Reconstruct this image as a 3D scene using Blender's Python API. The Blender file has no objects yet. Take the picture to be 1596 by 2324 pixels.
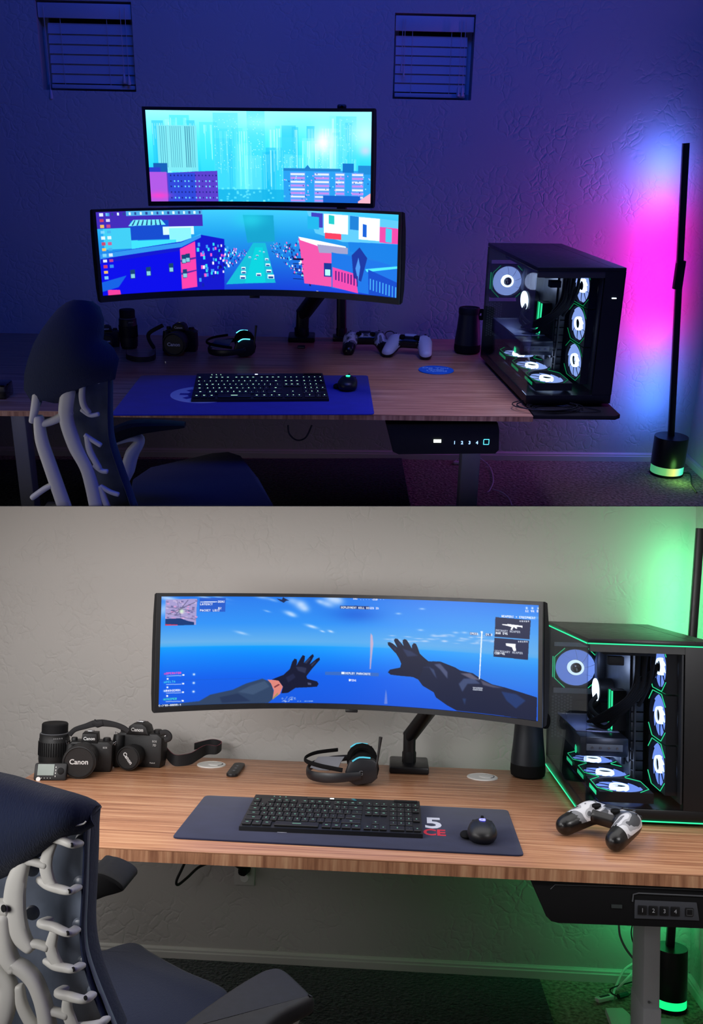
import bpy, bmesh, math, random
import numpy as np
from mathutils import Vector, Matrix

# ------------------------------------------------------------------ camera / frames
F, CX, CY = 2138.0, 798.0, 1162.0          # focal length in pixels of the 1596x2324 frame
SC = bpy.context.scene
COL = SC.collection
V = Vector

def room_axes(zx, h, s):
    """room axes (x along the back wall, y into depth, z up) written in camera coordinates"""
    a = zx - CX; b = h + s*(zx-CX) - CY
    t = -(a*a + b*b + F*F)/(a + s*b)
    Y = V((a, -b, -F)).normalized()
    X = V((a+t, -(b+s*t), -F)).normalized()
    if X.x < 0: X = -X
    Z = X.cross(Y).normalized()
    return Matrix((X, Y, Z)).transposed()      # room -> camera

class Room:
    def __init__(s, R, eye): s.R = R; s.eye = V((0, 0, eye)); s.M = Matrix.Identity(4)
    def ray(s, px, py): return s.R.transposed() @ V(((px-CX)/F, -(py-CY)/F, -1))
    def z(s, px, py, z):
        d = s.ray(px, py); return s.eye + d*((z-s.eye.z)/d.z)
    def y(s, px, py, y):
        d = s.ray(px, py); return s.eye + d*(y/d.y)
    def x(s, px, py, x):
        d = s.ray(px, py); return s.eye + d*(x/d.x)
    def hgt(s, px, py, p):                     # height of the pixel's ray at the depth of p
        return s.y(px, py, p.y).z

DA, DB = 0.60, 0.66                            # desk top heights
RA = Room(room_axes(740, 310, .020), DA+.823)
RB = Room(room_axes(905, 1260, .030), DB+.643)
camB = Matrix.Translation(RB.eye) @ RB.R.transposed().to_4x4()     # lower room upright = world
camA = Matrix.Translation(RA.eye) @ RA.R.transposed().to_4x4()
RA.M = camB @ camA.inverted()                  # upper room: a box of its own, standing tilted on the divider
cd = bpy.data.cameras.new('camera'); cam = bpy.data.objects.new('camera', cd); COL.objects.link(cam)
cam.matrix_world = camB
cd.sensor_fit = 'HORIZONTAL'; cd.sensor_width = 36; cd.lens = 36*F/1596; cd.clip_start = .05; cd.clip_end = 60
SC.camera = cam
SC.view_settings.view_transform = 'Standard'; SC.view_settings.look = 'None'
SC.view_settings.gamma = 1; SC.view_settings.exposure = 0.0
SC.view_settings.use_curve_mapping = False
w = bpy.data.worlds.new('world'); SC.world = w; w.use_nodes = True
w.node_tree.nodes['Background'].inputs[0].default_value = (.02, .03, .12, 1)
w.node_tree.nodes['Background'].inputs[1].default_value = .05

def area(room, name, loc, look, size, power, col, spread=180, shape='RECTANGLE'):
    l = bpy.data.lights.new(name, 'AREA'); l.shape = shape; l.size = size[0]; l.size_y = size[1]
    l.energy = power; l.color = col; l.spread = math.radians(spread)
    o = bpy.data.objects.new(name, l); COL.objects.link(o)
    d = (V(look)-V(loc)).normalized()
    z = -d; up = V((0, 0, 1)) if abs(d.z) < .95 else V((0, 1, 0))
    x = up.cross(z).normalized(); y = z.cross(x)
    m = Matrix((x, y, z)).transposed().to_4x4(); m.translation = V(loc)
    o.matrix_world = room.M @ m
    return o
# lower room: unseen fill lights added beside the view and under the divider
E = RB.eye.z
area(RB, 'ceiling_light_left', (-1.55, 1.95, E-.13), (-.2, 2.4, .75), (1.0, 1.0), 6, (1, .97, .95))  # area fill added out of view to brighten desk and wall
def overhead_fill_light():                             # unseen fill light added flush under the divider
    o = area(RB, 'ceiling_panel', (0, 1.6, E), (0, 1.6, 0), (2.2, .8), 9.5, (1, .98, .98))
    m = camB.to_3x3() @ Matrix(((1, 0, 0), (0, 0, 1), (0, -1, 0))).transposed().inverted()
    c = camB.to_3x3(); x = c @ V((1, 0, 0)); n = c @ V((0, 1, -(1148.4-CY)/F)).normalized(); y = n.cross(x)
    mm = Matrix((x, y, n)).transposed().to_4x4(); mm.translation = camB @ V((0, -(1148.4-CY)/F*2.15-.0025, -2.15))
    o.matrix_world = mm
overhead_fill_light()
for sx_ in (-1, 1): area(RB, 'wall_fill_light', (sx_*.98, 1.62, E-.13), (sx_*.35, 2.9, .98), (.6, .16), 3.6, (1, .98, .98), 130)  # pair of fills added outside the view to brighten the back wall
area(RB, 'chair_fill_light', (-.95, .72, E-.22), (-.42, 1.4, .86), (.4, .3), 1.1, (1, .98, .96), 75)  # fill added at the left to brighten the chair back
# upper room: blue, violet and lavender fill lights added out of view
area(RA, 'blue_ceiling_light', (.1, 2.0, 3.0), (.1, 4.2, 1.2), (1.2, .8), 25, (.012, .085, 1))  # added blue fill standing in for the room's blue ambient
area(RA, 'violet_ceiling_light', (2.6, 1.4, 2.9), (1.4, 4.2, .6), (1.0, 1.0), 9, (.36, .20, 1))  # added violet fill for the right-hand wall
area(RA, 'dim_ceiling_light', (.75, 2.6, 2.7), (.65, 2.95, .6), (.6, .4), 3.0, (.55, .50, .85), 52)  # added lavender fill to lift the desk top

# ------------------------------------------------------------------ materials
MATS = {}
def hexc(c):                                   # sRGB 0-255 -> linear
    return tuple((x/255/12.92 if x/255 <= .04045 else ((x/255+.055)/1.055)**2.4) for x in c)
def mat(name, col=(128, 128, 128), rough=.5, metal=0, spec=.5, noise=None, bump=None, emit=None, estr=1, coat=0, sheen=0, lin=False, trans=0):
    if name in MATS: return MATS[name]
    m = bpy.data.materials.new(name); m.use_nodes = True; nt = m.node_tree; b = nt.nodes['Principled BSDF']
    c = col if lin else hexc(col)
    b.inputs['Base Color'].default_value = (*c, 1); b.inputs['Roughness'].default_value = rough
    b.inputs['Metallic'].default_value = metal; b.inputs['Specular IOR Level'].default_value = spec
    b.inputs['Coat Weight'].default_value = coat; b.inputs['Sheen Weight'].default_value = sheen
    b.inputs['Transmission Weight'].default_value = trans
    tc = nt.nodes.new('ShaderNodeTexCoord')
    if noise:                                  # (scale vec, second colour, detail)
        mp = nt.nodes.new('ShaderNodeMapping'); mp.inputs['Scale'].default_value = noise[0]
        n = nt.nodes.new('ShaderNodeTexNoise'); n.inputs['Scale'].default_value = 1; n.inputs['Detail'].default_value = 4
        r = nt.nodes.new('ShaderNodeValToRGB'); r.color_ramp.elements[0].color = (*c, 1); r.color_ramp.elements[1].color = (*hexc(noise[1]), 1)
        r.color_ramp.elements[0].position = .35; r.color_ramp.elements[1].position = .65
        nt.links.new(tc.outputs['Object'], mp.inputs[0]); nt.links.new(mp.outputs[0], n.inputs[0])
        nt.links.new(n.outputs['Fac'], r.inputs[0]); nt.links.new(r.outputs[0], b.inputs['Base Color'])
    else:                                      # faint mottling keeps every surface procedural
        n = nt.nodes.new('ShaderNodeTexNoise'); n.inputs['Scale'].default_value = 60
        mr = nt.nodes.new('ShaderNodeMapRange'); mr.inputs[3].default_value = max(0, rough-.06); mr.inputs[4].default_value = min(1, rough+.06)
        nt.links.new(tc.outputs['Object'], n.inputs[0]); nt.links.new(n.outputs['Fac'], mr.inputs[0]); nt.links.new(mr.outputs[0], b.inputs['Roughness'])
    if bump:                                   # (scale vec, strength, distance)
        mp2 = nt.nodes.new('ShaderNodeMapping'); mp2.inputs['Scale'].default_value = bump[0]
        n2 = nt.nodes.new('ShaderNodeTexNoise'); n2.inputs['Scale'].default_value = 1; n2.inputs['Detail'].default_value = 3
        bp = nt.nodes.new('ShaderNodeBump'); bp.inputs['Strength'].default_value = bump[1]; bp.inputs['Distance'].default_value = bump[2]
        nt.links.new(tc.outputs['Object'], mp2.inputs[0]); nt.links.new(mp2.outputs[0], n2.inputs[0])
        nt.links.new(n2.outputs['Fac'], bp.inputs['Height']); nt.links.new(bp.outputs[0], b.inputs['Normal'])
    if emit:
        b.inputs['Emission Color'].default_value = (*hexc(emit), 1); b.inputs['Emission Strength'].default_value = estr
    MATS[name] = m; return m

def wall_mat():
    m = mat('wall_paint', (186, 182, 178), .62, spec=.35); nt = m.node_tree; b = nt.nodes['Principled BSDF']
    tc = nt.nodes.new('ShaderNodeTexCoord')
    d = nt.nodes.new('ShaderNodeTexNoise'); d.inputs['Scale'].default_value = 16; d.inputs['Detail'].default_value = 3
    mx = nt.nodes.new('ShaderNodeMixRGB'); mx.blend_type = 'ADD'; mx.inputs[0].default_value = .07
    nt.links.new(tc.outputs['Object'], d.inputs[0]); nt.links.new(tc.outputs['Object'], mx.inputs[1]); nt.links.new(d.outputs['Color'], mx.inputs[2])
    v = nt.nodes.new('ShaderNodeTexVoronoi'); v.feature = 'DISTANCE_TO_EDGE'; v.inputs['Scale'].default_value = 26
    nt.links.new(mx.outputs[0], v.inputs[0])
    r = nt.nodes.new('ShaderNodeValToRGB'); r.color_ramp.elements[0].position = 0; r.color_ramp.elements[1].position = .16
    nt.links.new(v.outputs['Distance'], r.inputs[0])
    n = nt.nodes.new('ShaderNodeTexNoise'); n.inputs['Scale'].default_value = 9; n.inputs['Detail'].default_value = 2
    nt.links.new(tc.outputs['Object'], n.inputs[0])
    r2 = nt.nodes.new('ShaderNodeValToRGB'); r2.color_ramp.elements[0].position = .42; r2.color_ramp.elements[1].position = .60
    nt.links.new(n.outputs['Fac'], r2.inputs[0])
    mul = nt.nodes.new('ShaderNodeMixRGB'); mul.blend_type = 'MIX'
    nt.links.new(r2.outputs[0], mul.inputs[0]); mul.inputs[1].default_value = (1, 1, 1, 1); nt.links.new(r.outputs[0], mul.inputs[2])
    bp = nt.nodes.new('ShaderNodeBump'); bp.inputs['Strength'].default_value = .42; bp.inputs['Distance'].default_value = .003
    nt.links.new(mul.outputs[0], bp.inputs['Height']); nt.links.new(bp.outputs[0], b.inputs['Normal'])
    return m
def bamboo(name, edge=False):
    m = mat(name, (170, 115, 85), .33 if not edge else .5, spec=.45); nt = m.node_tree; b = nt.nodes['Principled BSDF']
    tc = nt.nodes.new('ShaderNodeTexCoord')
    mp = nt.nodes.new('ShaderNodeMapping'); mp.inputs['Scale'].default_value = (1.6, 55, 1) if not edge else (55, 1, 3)
    n = nt.nodes.new('ShaderNodeTexNoise'); n.inputs['Scale'].default_value = 1.6 if not edge else 1.1; n.inputs['Detail'].default_value = 6; n.inputs['Roughness'].default_value = .65
    r = nt.nodes.new('ShaderNodeValToRGB'); cr = r.color_ramp
    cr.elements[0].position = .32; cr.elements[0].color = (*hexc((134, 86, 61)), 1)
    cr.elements[1].position = .68; cr.elements[1].color = (*hexc((216, 169, 131)), 1)
    e = cr.elements.new(.5); e.color = (*hexc((186, 132, 98)), 1)
    nt.links.new(tc.outputs['Object'], mp.inputs[0]); nt.links.new(mp.outputs[0], n.inputs[0]); nt.links.new(n.outputs['Fac'], r.inputs[0])
    nt.links.new(r.outputs[0], b.inputs['Base Color'])
    return m
def carpet(name, c1, c2):
    return mat(name, c1, .95, spec=.1, noise=((75, 75, 75), c2), bump=((85, 85, 85), 1.0, .02), sheen=.2)
def glow(name, col, strength):
    if name in MATS: return MATS[name]
    m = bpy.data.materials.new(name); m.use_nodes = True; nt = m.node_tree
    nt.nodes.remove(nt.nodes['Principled BSDF']); e = nt.nodes.new('ShaderNodeEmission')
    n = nt.nodes.new('ShaderNodeTexNoise'); n.inputs['Scale'].default_value = 30
    mr = nt.nodes.new('ShaderNodeMapRange'); mr.inputs[3].default_value = strength*.92; mr.inputs[4].default_value = strength*1.08
    nt.links.new(n.outputs['Fac'], mr.inputs[0]); nt.links.new(mr.outputs[0], e.inputs[1])
    e.inputs[0].default_value = (*hexc(col), 1)
    nt.links.new(e.outputs[0], nt.nodes['Material Output'].inputs[0]); MATS[name] = m; return m
def ring_glow(name, stops, strength):          # light ring of a lamp, its LEDs set to different colours around it
    m = glow(name, (255, 255, 255), strength); nt = m.node_tree; e = [n for n in nt.nodes if n.type == 'EMISSION'][0]
    tc = nt.nodes.new('ShaderNodeTexCoord'); sx = nt.nodes.new('ShaderNodeSeparateXYZ'); mr = nt.nodes.new('ShaderNodeMapRange')
    mr.inputs[1].default_value = -.075; mr.inputs[2].default_value = .075; r = nt.nodes.new('ShaderNodeValToRGB')
    nt.links.new(tc.outputs['Object'], sx.inputs[0]); nt.links.new(sx.outputs[0], mr.inputs[0]); nt.links.new(mr.outputs[0], r.inputs[0]); nt.links.new(r.outputs[0], e.inputs[0])
    cr = r.color_ramp
    while len(cr.elements) < len(stops): cr.elements.new(.5)
    for el_, (p, c) in zip(cr.elements, stops): el_.position = p; el_.color = (*hexc(c), 1)
    return m
def glass(name, tint, refl=.12):
    if name in MATS: return MATS[name]
    m = bpy.data.materials.new(name); m.use_nodes = True; nt = m.node_tree
    nt.nodes.remove(nt.nodes['Principled BSDF'])
    t = nt.nodes.new('ShaderNodeBsdfTransparent'); t.inputs[0].default_value = (*tint, 1)
    g = nt.nodes.new('ShaderNodeBsdfGlossy'); g.inputs['Roughness'].default_value = .03
    lw = nt.nodes.new('ShaderNodeFresnel'); lw.inputs[0].default_value = 1.45
    ml = nt.nodes.new('ShaderNodeMath'); ml.operation = 'MULTIPLY'; ml.inputs[1].default_value = refl*8
    x = nt.nodes.new('ShaderNodeMixShader')
    nt.links.new(lw.outputs[0], ml.inputs[0]); nt.links.new(ml.outputs[0], x.inputs[0])
    nt.links.new(t.outputs[0], x.inputs[1]); nt.links.new(g.outputs[0], x.inputs[2]); nt.links.new(x.outputs[0], nt.nodes['Material Output'].inputs[0])
    MATS[name] = m; return m
def attr_glow(name, strength):
    m = bpy.data.materials.new(name); m.use_nodes = True; nt = m.node_tree; b = nt.nodes['Principled BSDF']
    a = nt.nodes.new('ShaderNodeAttribute'); a.attribute_name = 'Col'
    nt.links.new(a.outputs['Color'], b.inputs['Emission Color']); b.inputs['Emission Strength'].default_value = strength
    b.inputs['Base Color'].default_value = (.004, .004, .005, 1); b.inputs['Roughness'].default_value = .35; b.inputs['Specular IOR Level'].default_value = .2
    return m

WALL = wall_mat()
WOOD = bamboo('bamboo_top'); WOODE = bamboo('bamboo_edge', True)
BLACK = mat('black_plastic', (22, 22, 25), .42)
BLACKM = mat('black_matte', (15, 15, 18), .7, spec=.3)
RUBBER = mat('black_rubber', (12, 12, 14), .85, spec=.2)
DMETAL = mat('black_metal', (20, 21, 25), .35, metal=.3)
GLOSS = mat('gloss_black', (8, 8, 10), .08, coat=.5)
GREY = mat('grey_plastic', (95, 97, 102), .5)
WHITE = mat('white_plastic', (225, 224, 220), .4)
TRIM = mat('white_trim', (200, 198, 193), .45)
SILVER = mat('silver', (190, 190, 195), .25, metal=1)
LEGM = mat('desk_leg_grey', (178, 180, 186), .45, metal=.15)
CARPETA = carpet('beige_carpet', (104, 92, 76), (176, 162, 140))
RUGM = carpet('charcoal_rug', (30, 33, 38), (58, 64, 70))
NAVY = mat('navy_fabric', (32, 40, 66), .9, spec=.2, noise=((500, 60, 60), (36, 43, 66)), bump=((700, 120, 120), .5, .002), sheen=.12)
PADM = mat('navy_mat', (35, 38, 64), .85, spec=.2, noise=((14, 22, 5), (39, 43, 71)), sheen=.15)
PADA = mat('blue_lit_navy_mat', (24, 34, 150), .85, spec=.2, noise=((14, 22, 5), (28, 38, 160)), sheen=.2)  # navy cloth with the room's blue light put into its colour
BONE = mat('bone_plastic', (205, 203, 198), .5)
SHELL = mat('grey_membrane', (82, 90, 104), .35, noise=((16, 6, 16), (104, 112, 128)), bump=((30, 30, 6), .3, .002))
CAMO = mat('camo_shell', (205, 205, 208), .4)
def _camo():
    nt = CAMO.node_tree; b = nt.nodes['Principled BSDF']; tc = nt.nodes.new('ShaderNodeTexCoord')
    n = nt.nodes.new('ShaderNodeTexNoise'); n.inputs['Scale'].default_value = 34; n.inputs['Detail'].default_value = .5
    r = nt.nodes.new('ShaderNodeValToRGB'); r.color_ramp.interpolation = 'CONSTANT'; cr = r.color_ramp
    cr.elements[0].color = (*hexc((70, 72, 78)), 1); cr.elements[1].position = .40; cr.elements[1].color = (*hexc((165, 166, 172)), 1)
    e = cr.elements.new(.48); e.color = (*hexc((215, 216, 222)), 1); e = cr.elements.new(.62); e.color = (*hexc((120, 122, 128)), 1)
    nt.links.new(tc.outputs['Object'], n.inputs[0]); nt.links.new(n.outputs['Fac'], r.inputs[0]); nt.links.new(r.outputs[0], b.inputs['Base Color'])
_camo()
LEGEND = glow('key_legend', (190, 255, 225), 1.6)
CYAN = glow('cyan_led', (90, 225, 255), 2.2)
GREEN = glow('green_led', (50, 225, 150), 1.6)
GREENDIM = glow('green_led_dim', (20, 160, 95), .8)
FANHUB = glow('fan_core_light', (215, 238, 255), 3.5)
FANB = glow('fan_blade_light', (95, 140, 235), 1.05)
WHITEGL = glow('white_light', (225, 240, 255), 4)
DARKGLASS = glass('tinted_glass', (.86, .88, .92), .04)
CLEAR = glass('clear_plastic', (.9, .92, .95), .12)

# ------------------------------------------------------------------ mesh builder
class B:
    def __init__(s): s.bm = bmesh.new()
    def _fin(s, vs, m, mi):
        if m is not None: bmesh.ops.transform(s.bm, matrix=m, verts=vs)
        fs = set()
        for v in vs:
            for f in v.link_faces: fs.add(f)
        for f in fs: f.material_index = mi
    def box(s, c, d, m=None, bev=0, mi=0, seg=2):
        r = bmesh.ops.create_cube(s.bm, size=1); vs = r['verts']
        for v in vs: v.co = V((v.co.x*d[0]+c[0], v.co.y*d[1]+c[1], v.co.z*d[2]+c[2]))
        if bev:
            es = set(e for v in vs for e in v.link_edges)
            r = bmesh.ops.bevel(s.bm, geom=list(es), offset=min(bev, min(d)*.49), segments=seg, profile=.5, affect='EDGES')
            vs = [v for v in r['verts']]
            vs = list(set(vs))
        s._fin(vs, m, mi); return s
    def prism(s, pts, off, m=None, mi=0, bev=0):
        """closed outline of 3-D points, extruded by off"""
        pts = [V(p) for p in pts]; off = V(off)
        a = [s.bm.verts.new(p) for p in pts]; b = [s.bm.verts.new(p+off) for p in pts]; n = len(pts)
        fs = [s.bm.faces.new(a[::-1]), s.bm.faces.new(b)]
        for i in range(n): fs.append(s.bm.faces.new((a[i], a[(i+1) % n], b[(i+1) % n], b[i])))
        bmesh.ops.recalc_face_normals(s.bm, faces=fs)
        vs = a+b
        if bev:
            es = set(e for f in fs[:2] for e in f.edges)
            r = bmesh.ops.bevel(s.bm, geom=list(es), offset=bev, segments=2, profile=.5, affect='EDGES')
            vs = list(set(vs and [v for v in vs if v.is_valid] + r['verts']))
        s._fin(vs, m, mi); return s
    def sweep(s, pts, rx, ry=None, seg=10, up=(0, 0, 1), m=None, mi=0, closed=False, power=1.0, smooth=0):
        pts = [V(p) for p in pts]; n0 = len(pts)
        rx = list(rx) if hasattr(rx, '__len__') else [rx]*n0
        ry = rx if ry is None else (list(ry) if hasattr(ry, '__len__') else [ry]*n0)
        if smooth:
            P, A, C = [], [], []
            rng = n0 if closed else n0-1
            for i in range(rng):
                g = lambda k: pts[k % n0] if closed else pts[max(0, min(n0-1, k))]
                p0, p1, p2, p3 = g(i-1), g(i), g(i+1), g(i+2)
                for k in range(smooth):
                    t = k/smooth
                    P.append(.5*((2*p1)+(p2-p0)*t+(2*p0-5*p1+4*p2-p3)*t*t+(3*p1-p0-3*p2+p3)*t**3))
                    A.append(rx[i]*(1-t)+rx[(i+1) % n0]*t); C.append(ry[i]*(1-t)+ry[(i+1) % n0]*t)
            if not closed: P.append(pts[-1]); A.append(rx[-1]); C.append(ry[-1])
            pts, rx, ry = P, A, C
        n = len(pts); rings = []; side = None
        for i, p in enumerate(pts):
            if closed: d = pts[(i+1) % n]-pts[i-1]
            else: d = pts[min(n-1, i+1)]-pts[max(0, i-1)]
            d = d.normalized() if d.length > 1e-9 else V((0, 0, 1))
            if side is None:
                u = V(up)
                if abs(u.dot(d)) > .97: u = V((0, 1, 0)) if abs(d.y) < .9 else V((1, 0, 0))
                side = d.cross(u).normalized()
            else:
                side = (side-d*side.dot(d)).normalized()
            nn = side.cross(d).normalized()
            ring = []
            for k in range(seg):
                a = 2*math.pi*k/seg; c, q = math.cos(a), math.sin(a)
                c = math.copysign(abs(c)**power, c); q = math.copysign(abs(q)**power, q)
                ring.append(s.bm.verts.new(p+side*c*rx[i]+nn*q*ry[i]))
            rings.append(ring)
        lim = n if closed else n-1
        for i in range(lim):
            a, b = rings[i], rings[(i+1) % n]
            for k in range(seg): s.bm.faces.new((a[k], a[(k+1) % seg], b[(k+1) % seg], b[k]))
        if not closed:
            s.bm.faces.new(rings[0][::-1]); s.bm.faces.new(rings[-1])
        s._fin([v for r in rings for v in r], m, mi); return s
    def lathe(s, prof, seg=32, m=None, mi=0, cap=True):
        rings = []
        for r, z in prof:
            rings.append([s.bm.verts.new((r*math.cos(2*math.pi*k/seg), r*math.sin(2*math.pi*k/seg), z)) for k in range(seg)])
        for a, b in zip(rings, rings[1:]):
            for k in range(seg): s.bm.faces.new((a[k], a[(k+1) % seg], b[(k+1) % seg], b[k]))
        if cap:
            s.bm.faces.new(rings[0][::-1]); s.bm.faces.new(rings[-1])
        s._fin([v for r in rings for v in r], m, mi); return s
    def ell(s, c, r, m=None, mi=0, seg=20, power=1.0):
        rr = bmesh.ops.create_uvsphere(s.bm, u_segments=seg, v_segments=max(6, seg//2), radius=1); vs = rr['verts']
        f = lambda x: math.copysign(abs(x)**power, x)
        for v in vs: v.co = V((f(v.co.x)*r[0], f(v.co.y)*r[1], f(v.co.z)*r[2]))
        mm = Matrix.Translation(V(c))
        if m is not None: mm = mm @ m
        s._fin(vs, mm, mi); return s
    def sheet(s, rows, thick, mi=0, m=None):
        """grid of 3-D points, given a real thickness along its own normals"""
        R = len(rows); C = len(rows[0]); P = [[V(p) for p in r] for r in rows]; N = []
        for i in range(R):
            N.append([])
            for j in range(C):
                du = P[min(R-1, i+1)][j]-P[max(0, i-1)][j]; dv = P[i][min(C-1, j+1)]-P[i][max(0, j-1)]
                nn = du.cross(dv); N[i].append(nn.normalized() if nn.length > 1e-12 else V((0, 1, 0)))
        a = [[s.bm.verts.new(P[i][j]) for j in range(C)] for i in range(R)]
        b = [[s.bm.verts.new(P[i][j]+N[i][j]*thick) for j in range(C)] for i in range(R)]
        q = s.bm.faces.new; fs = []
        for i in range(R-1):
            for j in range(C-1):
                fs.append(q((a[i][j], a[i][j+1], a[i+1][j+1], a[i+1][j]))); fs.append(q((b[i][j], b[i+1][j], b[i+1][j+1], b[i][j+1])))
        for i in range(R-1):
            fs.append(q((a[i][0], a[i+1][0], b[i+1][0], b[i][0]))); fs.append(q((a[i][-1], b[i][-1], b[i+1][-1], a[i+1][-1])))
        for j in range(C-1):
            fs.append(q((a[0][j], b[0][j], b[0][j+1], a[0][j+1]))); fs.append(q((a[-1][j], a[-1][j+1], b[-1][j+1], b[-1][j])))
        s._fin([v for r in a+b for v in r], m, mi); bmesh.ops.recalc_face_normals(s.bm, faces=fs); return s
    def quad(s, pts, mi=0):
        f = s.bm.faces.new([s.bm.verts.new(V(p)) for p in pts]); f.material_index = mi; return s
    def text(s, txt, size, m, mi=0, bold=0, ext=.0003, align='CENTER', sx=1):
        cu = bpy.data.curves.new('txt', 'FONT'); cu.body = txt; cu.size = size; cu.align_x = align; cu.align_y = 'CENTER'
        cu.extrude = ext; cu.offset = bold; cu.resolution_u = 3
        o = bpy.data.objects.new('txt', cu); COL.objects.link(o)
        me = bpy.data.meshes.new_from_object(o); bpy.data.objects.remove(o)
        ov = set(s.bm.verts); of = set(s.bm.faces); s.bm.from_mesh(me); bpy.data.meshes.remove(me); bpy.data.curves.remove(cu)
        vs = [v for v in s.bm.verts if v not in ov]
        for f in s.bm.faces:
            if f not in of: f.material_index = mi
        if sx != 1:
            for v in vs: v.co.x *= sx
        bmesh.ops.transform(s.bm, matrix=m, verts=vs); return s
    def mesh(s, name, mats, smooth=35):
        me = bpy.data.meshes.new(name); s.bm.to_mesh(me); s.bm.free()
        for x in (mats if isinstance(mats, (list, tuple)) else [mats]): me.materials.append(x)
        if smooth and len(me.polygons):
            me.polygons.foreach_set('use_smooth', [True]*len(me.polygons)); me.set_sharp_from_angle(angle=math.radians(smooth))
        return me
    def build(s, name, mats, parent=None, smooth=35, label=None):
        o = bpy.data.objects.new(name, s.mesh(name, mats, smooth)); COL.objects.link(o)
        if parent is not None: o.parent = parent
        if label: o['label'] = label
        return o
TR = Matrix.Translation
def ROT(a, ax): return Matrix.Rotation(math.radians(a), 4, ax)
FRONT = ROT(90, 'X')                           # text plane -> faces the viewer (-y)

ROOM_OF = {}
def thing(room, name, label, cat, loc, rotz=0, group=None, m=None, scale=None):
    o = bpy.data.objects.new(name, None); COL.objects.link(o); o.empty_display_size = .05
    mm = room.M @ TR(V(loc)) @ ROT(rotz, 'Z')
    if m is not None: mm = mm @ m
    if scale: mm = mm @ Matrix.Diagonal((*scale, 1))
    o.matrix_world = mm; o['label'] = label; o['category'] = cat
    if group: o['group'] = group
    ROOM_OF[o] = room
    return o
def solo(room, bld, name, mats, label, cat, loc=(0, 0, 0), rotz=0, group=None, smooth=35):
    o = bld.build(name, mats, None, smooth); o.matrix_world = room.M @ TR(V(loc)) @ ROT(rotz, 'Z')
    o['label'] = label; o['category'] = cat
    if group: o['group'] = group
    ROOM_OF[o] = room
    return o
def struct(room, bld, name, mats, smooth=0):
    o = bld.build(name, mats, None, smooth); o.matrix_world = room.M.copy(); o['kind'] = 'structure'; ROOM_OF[o] = room; return o
def ang(a, b): return math.degrees(math.atan2(b.y-a.y, b.x-a.x))

# ------------------------------------------------------------------ painting of what the screens show
GL = {}
for tok in ("A25755 B65656 C34443 D65556 E74647 F74644 G34553 H55755 I72227 J11152 K55655 L44447 M57755 N65555 O75557 P75744 Q75571 "
            "R75765 S34216 T72222 U55557 V55552 W55775 X55255 Y55222 Z71247 075557 126227 261247 371317 455711 574617 674757 771244 "
            "875757 975717 %51245 :02020 -00700 +02720 .00002").split():
    GL[tok[0]] = ''.join(format(int(c), '03b').replace('1', '#').replace('0', '.') for c in tok[1:])
class Canvas:
    def __init__(s, W, H, cmap=None): s.W, s.H = W, H; s.a = np.zeros((H, W, 3), np.float64); s.f = cmap
    def q(s, p):
        u, v = s.f(p) if s.f else p
        return u*s.W, v*s.H
    def grad(s, stops):
        vs = (np.arange(s.H)+.5)/s.H; xs = [k[0] for k in stops]
        for c in range(3): s.a[:, :, c] = np.interp(vs, xs, [k[1][c] for k in stops])[:, None]
    def rect(s, x0, y0, x1, y1, c, al=1.0):        # canvas fractions
        X0, X1 = sorted((int(round(x0*s.W)), int(round(x1*s.W)))); Y0, Y1 = sorted((int(round(y0*s.H)), int(round(y1*s.H))))
        X0, Y0 = max(0, X0), max(0, Y0)
        s.a[Y0:max(Y1, Y0+1), X0:max(X1, X0+1)] = s.a[Y0:max(Y1, Y0+1), X0:max(X1, X0+1)]*(1-al)+np.array(c, float)*al
    def poly(s, pts, c, al=1.0, soft=0):
        P = np.array([s.q(p) for p in pts]); x0, y0 = np.floor(P.min(0)).astype(int)-1; x1, y1 = np.ceil(P.max(0)).astype(int)+2
        x0, y0 = max(0, x0), max(0, y0); x1, y1 = min(s.W, x1), min(s.H, y1)
        if x1 <= x0 or y1 <= y0: return
        acc = np.zeros((y1-y0, x1-x0))
        for ox, oy in ((.25, .25), (.75, .25), (.25, .75), (.75, .75)):
            X, Y = np.meshgrid(np.arange(x0, x1)+ox, np.arange(y0, y1)+oy); ins = np.zeros(X.shape, bool); n = len(P)
            for i in range(n):
                ax, ay = P[i]; bx, by = P[(i+1) % n]
                if ay == by: continue
                cnd = ((ay > Y) != (by > Y)) & (X < (bx-ax)*(Y-ay)/(by-ay)+ax); ins ^= cnd
            acc += ins*.25
        for _ in range(soft):
            acc = (acc+np.roll(acc, 1, 0)+np.roll(acc, -1, 0)+np.roll(acc, 1, 1)+np.roll(acc, -1, 1))/5
        acc = (acc*al)[:, :, None]; s.a[y0:y1, x0:x1] = s.a[y0:y1, x0:x1]*(1-acc)+np.array(c, float)*acc
    def blob(s, p, rx, ry, c, al, rot=0):          # soft puff, radii in canvas pixels
        cx, cy = s.q(p); Y, X = np.mgrid[0:s.H, 0:s.W]; dx, dy = X-cx, Y-cy; a = math.radians(rot)
        u = dx*math.cos(a)+dy*math.sin(a); v = -dx*math.sin(a)+dy*math.cos(a)
        g = (np.exp(-((u/rx)**2+(v/ry)**2))*al)[:, :, None]; s.a = s.a*(1-g)+np.array(c, float)*g
    def text(s, t, p, c, sc=1, al=1.0):
        x, y = s.q(p); x, y = int(x), int(y)
        for ch in t.upper():
            g = GL.get(ch)
            if g:
                for k in range(15):
                    if g[k] == '#':
                        xx, yy = x+(k % 3)*sc, y+(k//3)*sc
                        if 0 <= xx < s.W-sc and 0 <= yy < s.H-sc: s.a[yy:yy+sc, xx:xx+sc] = s.a[yy:yy+sc, xx:xx+sc]*(1-al)+np.array(c, float)*al
            x += 4*sc
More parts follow.
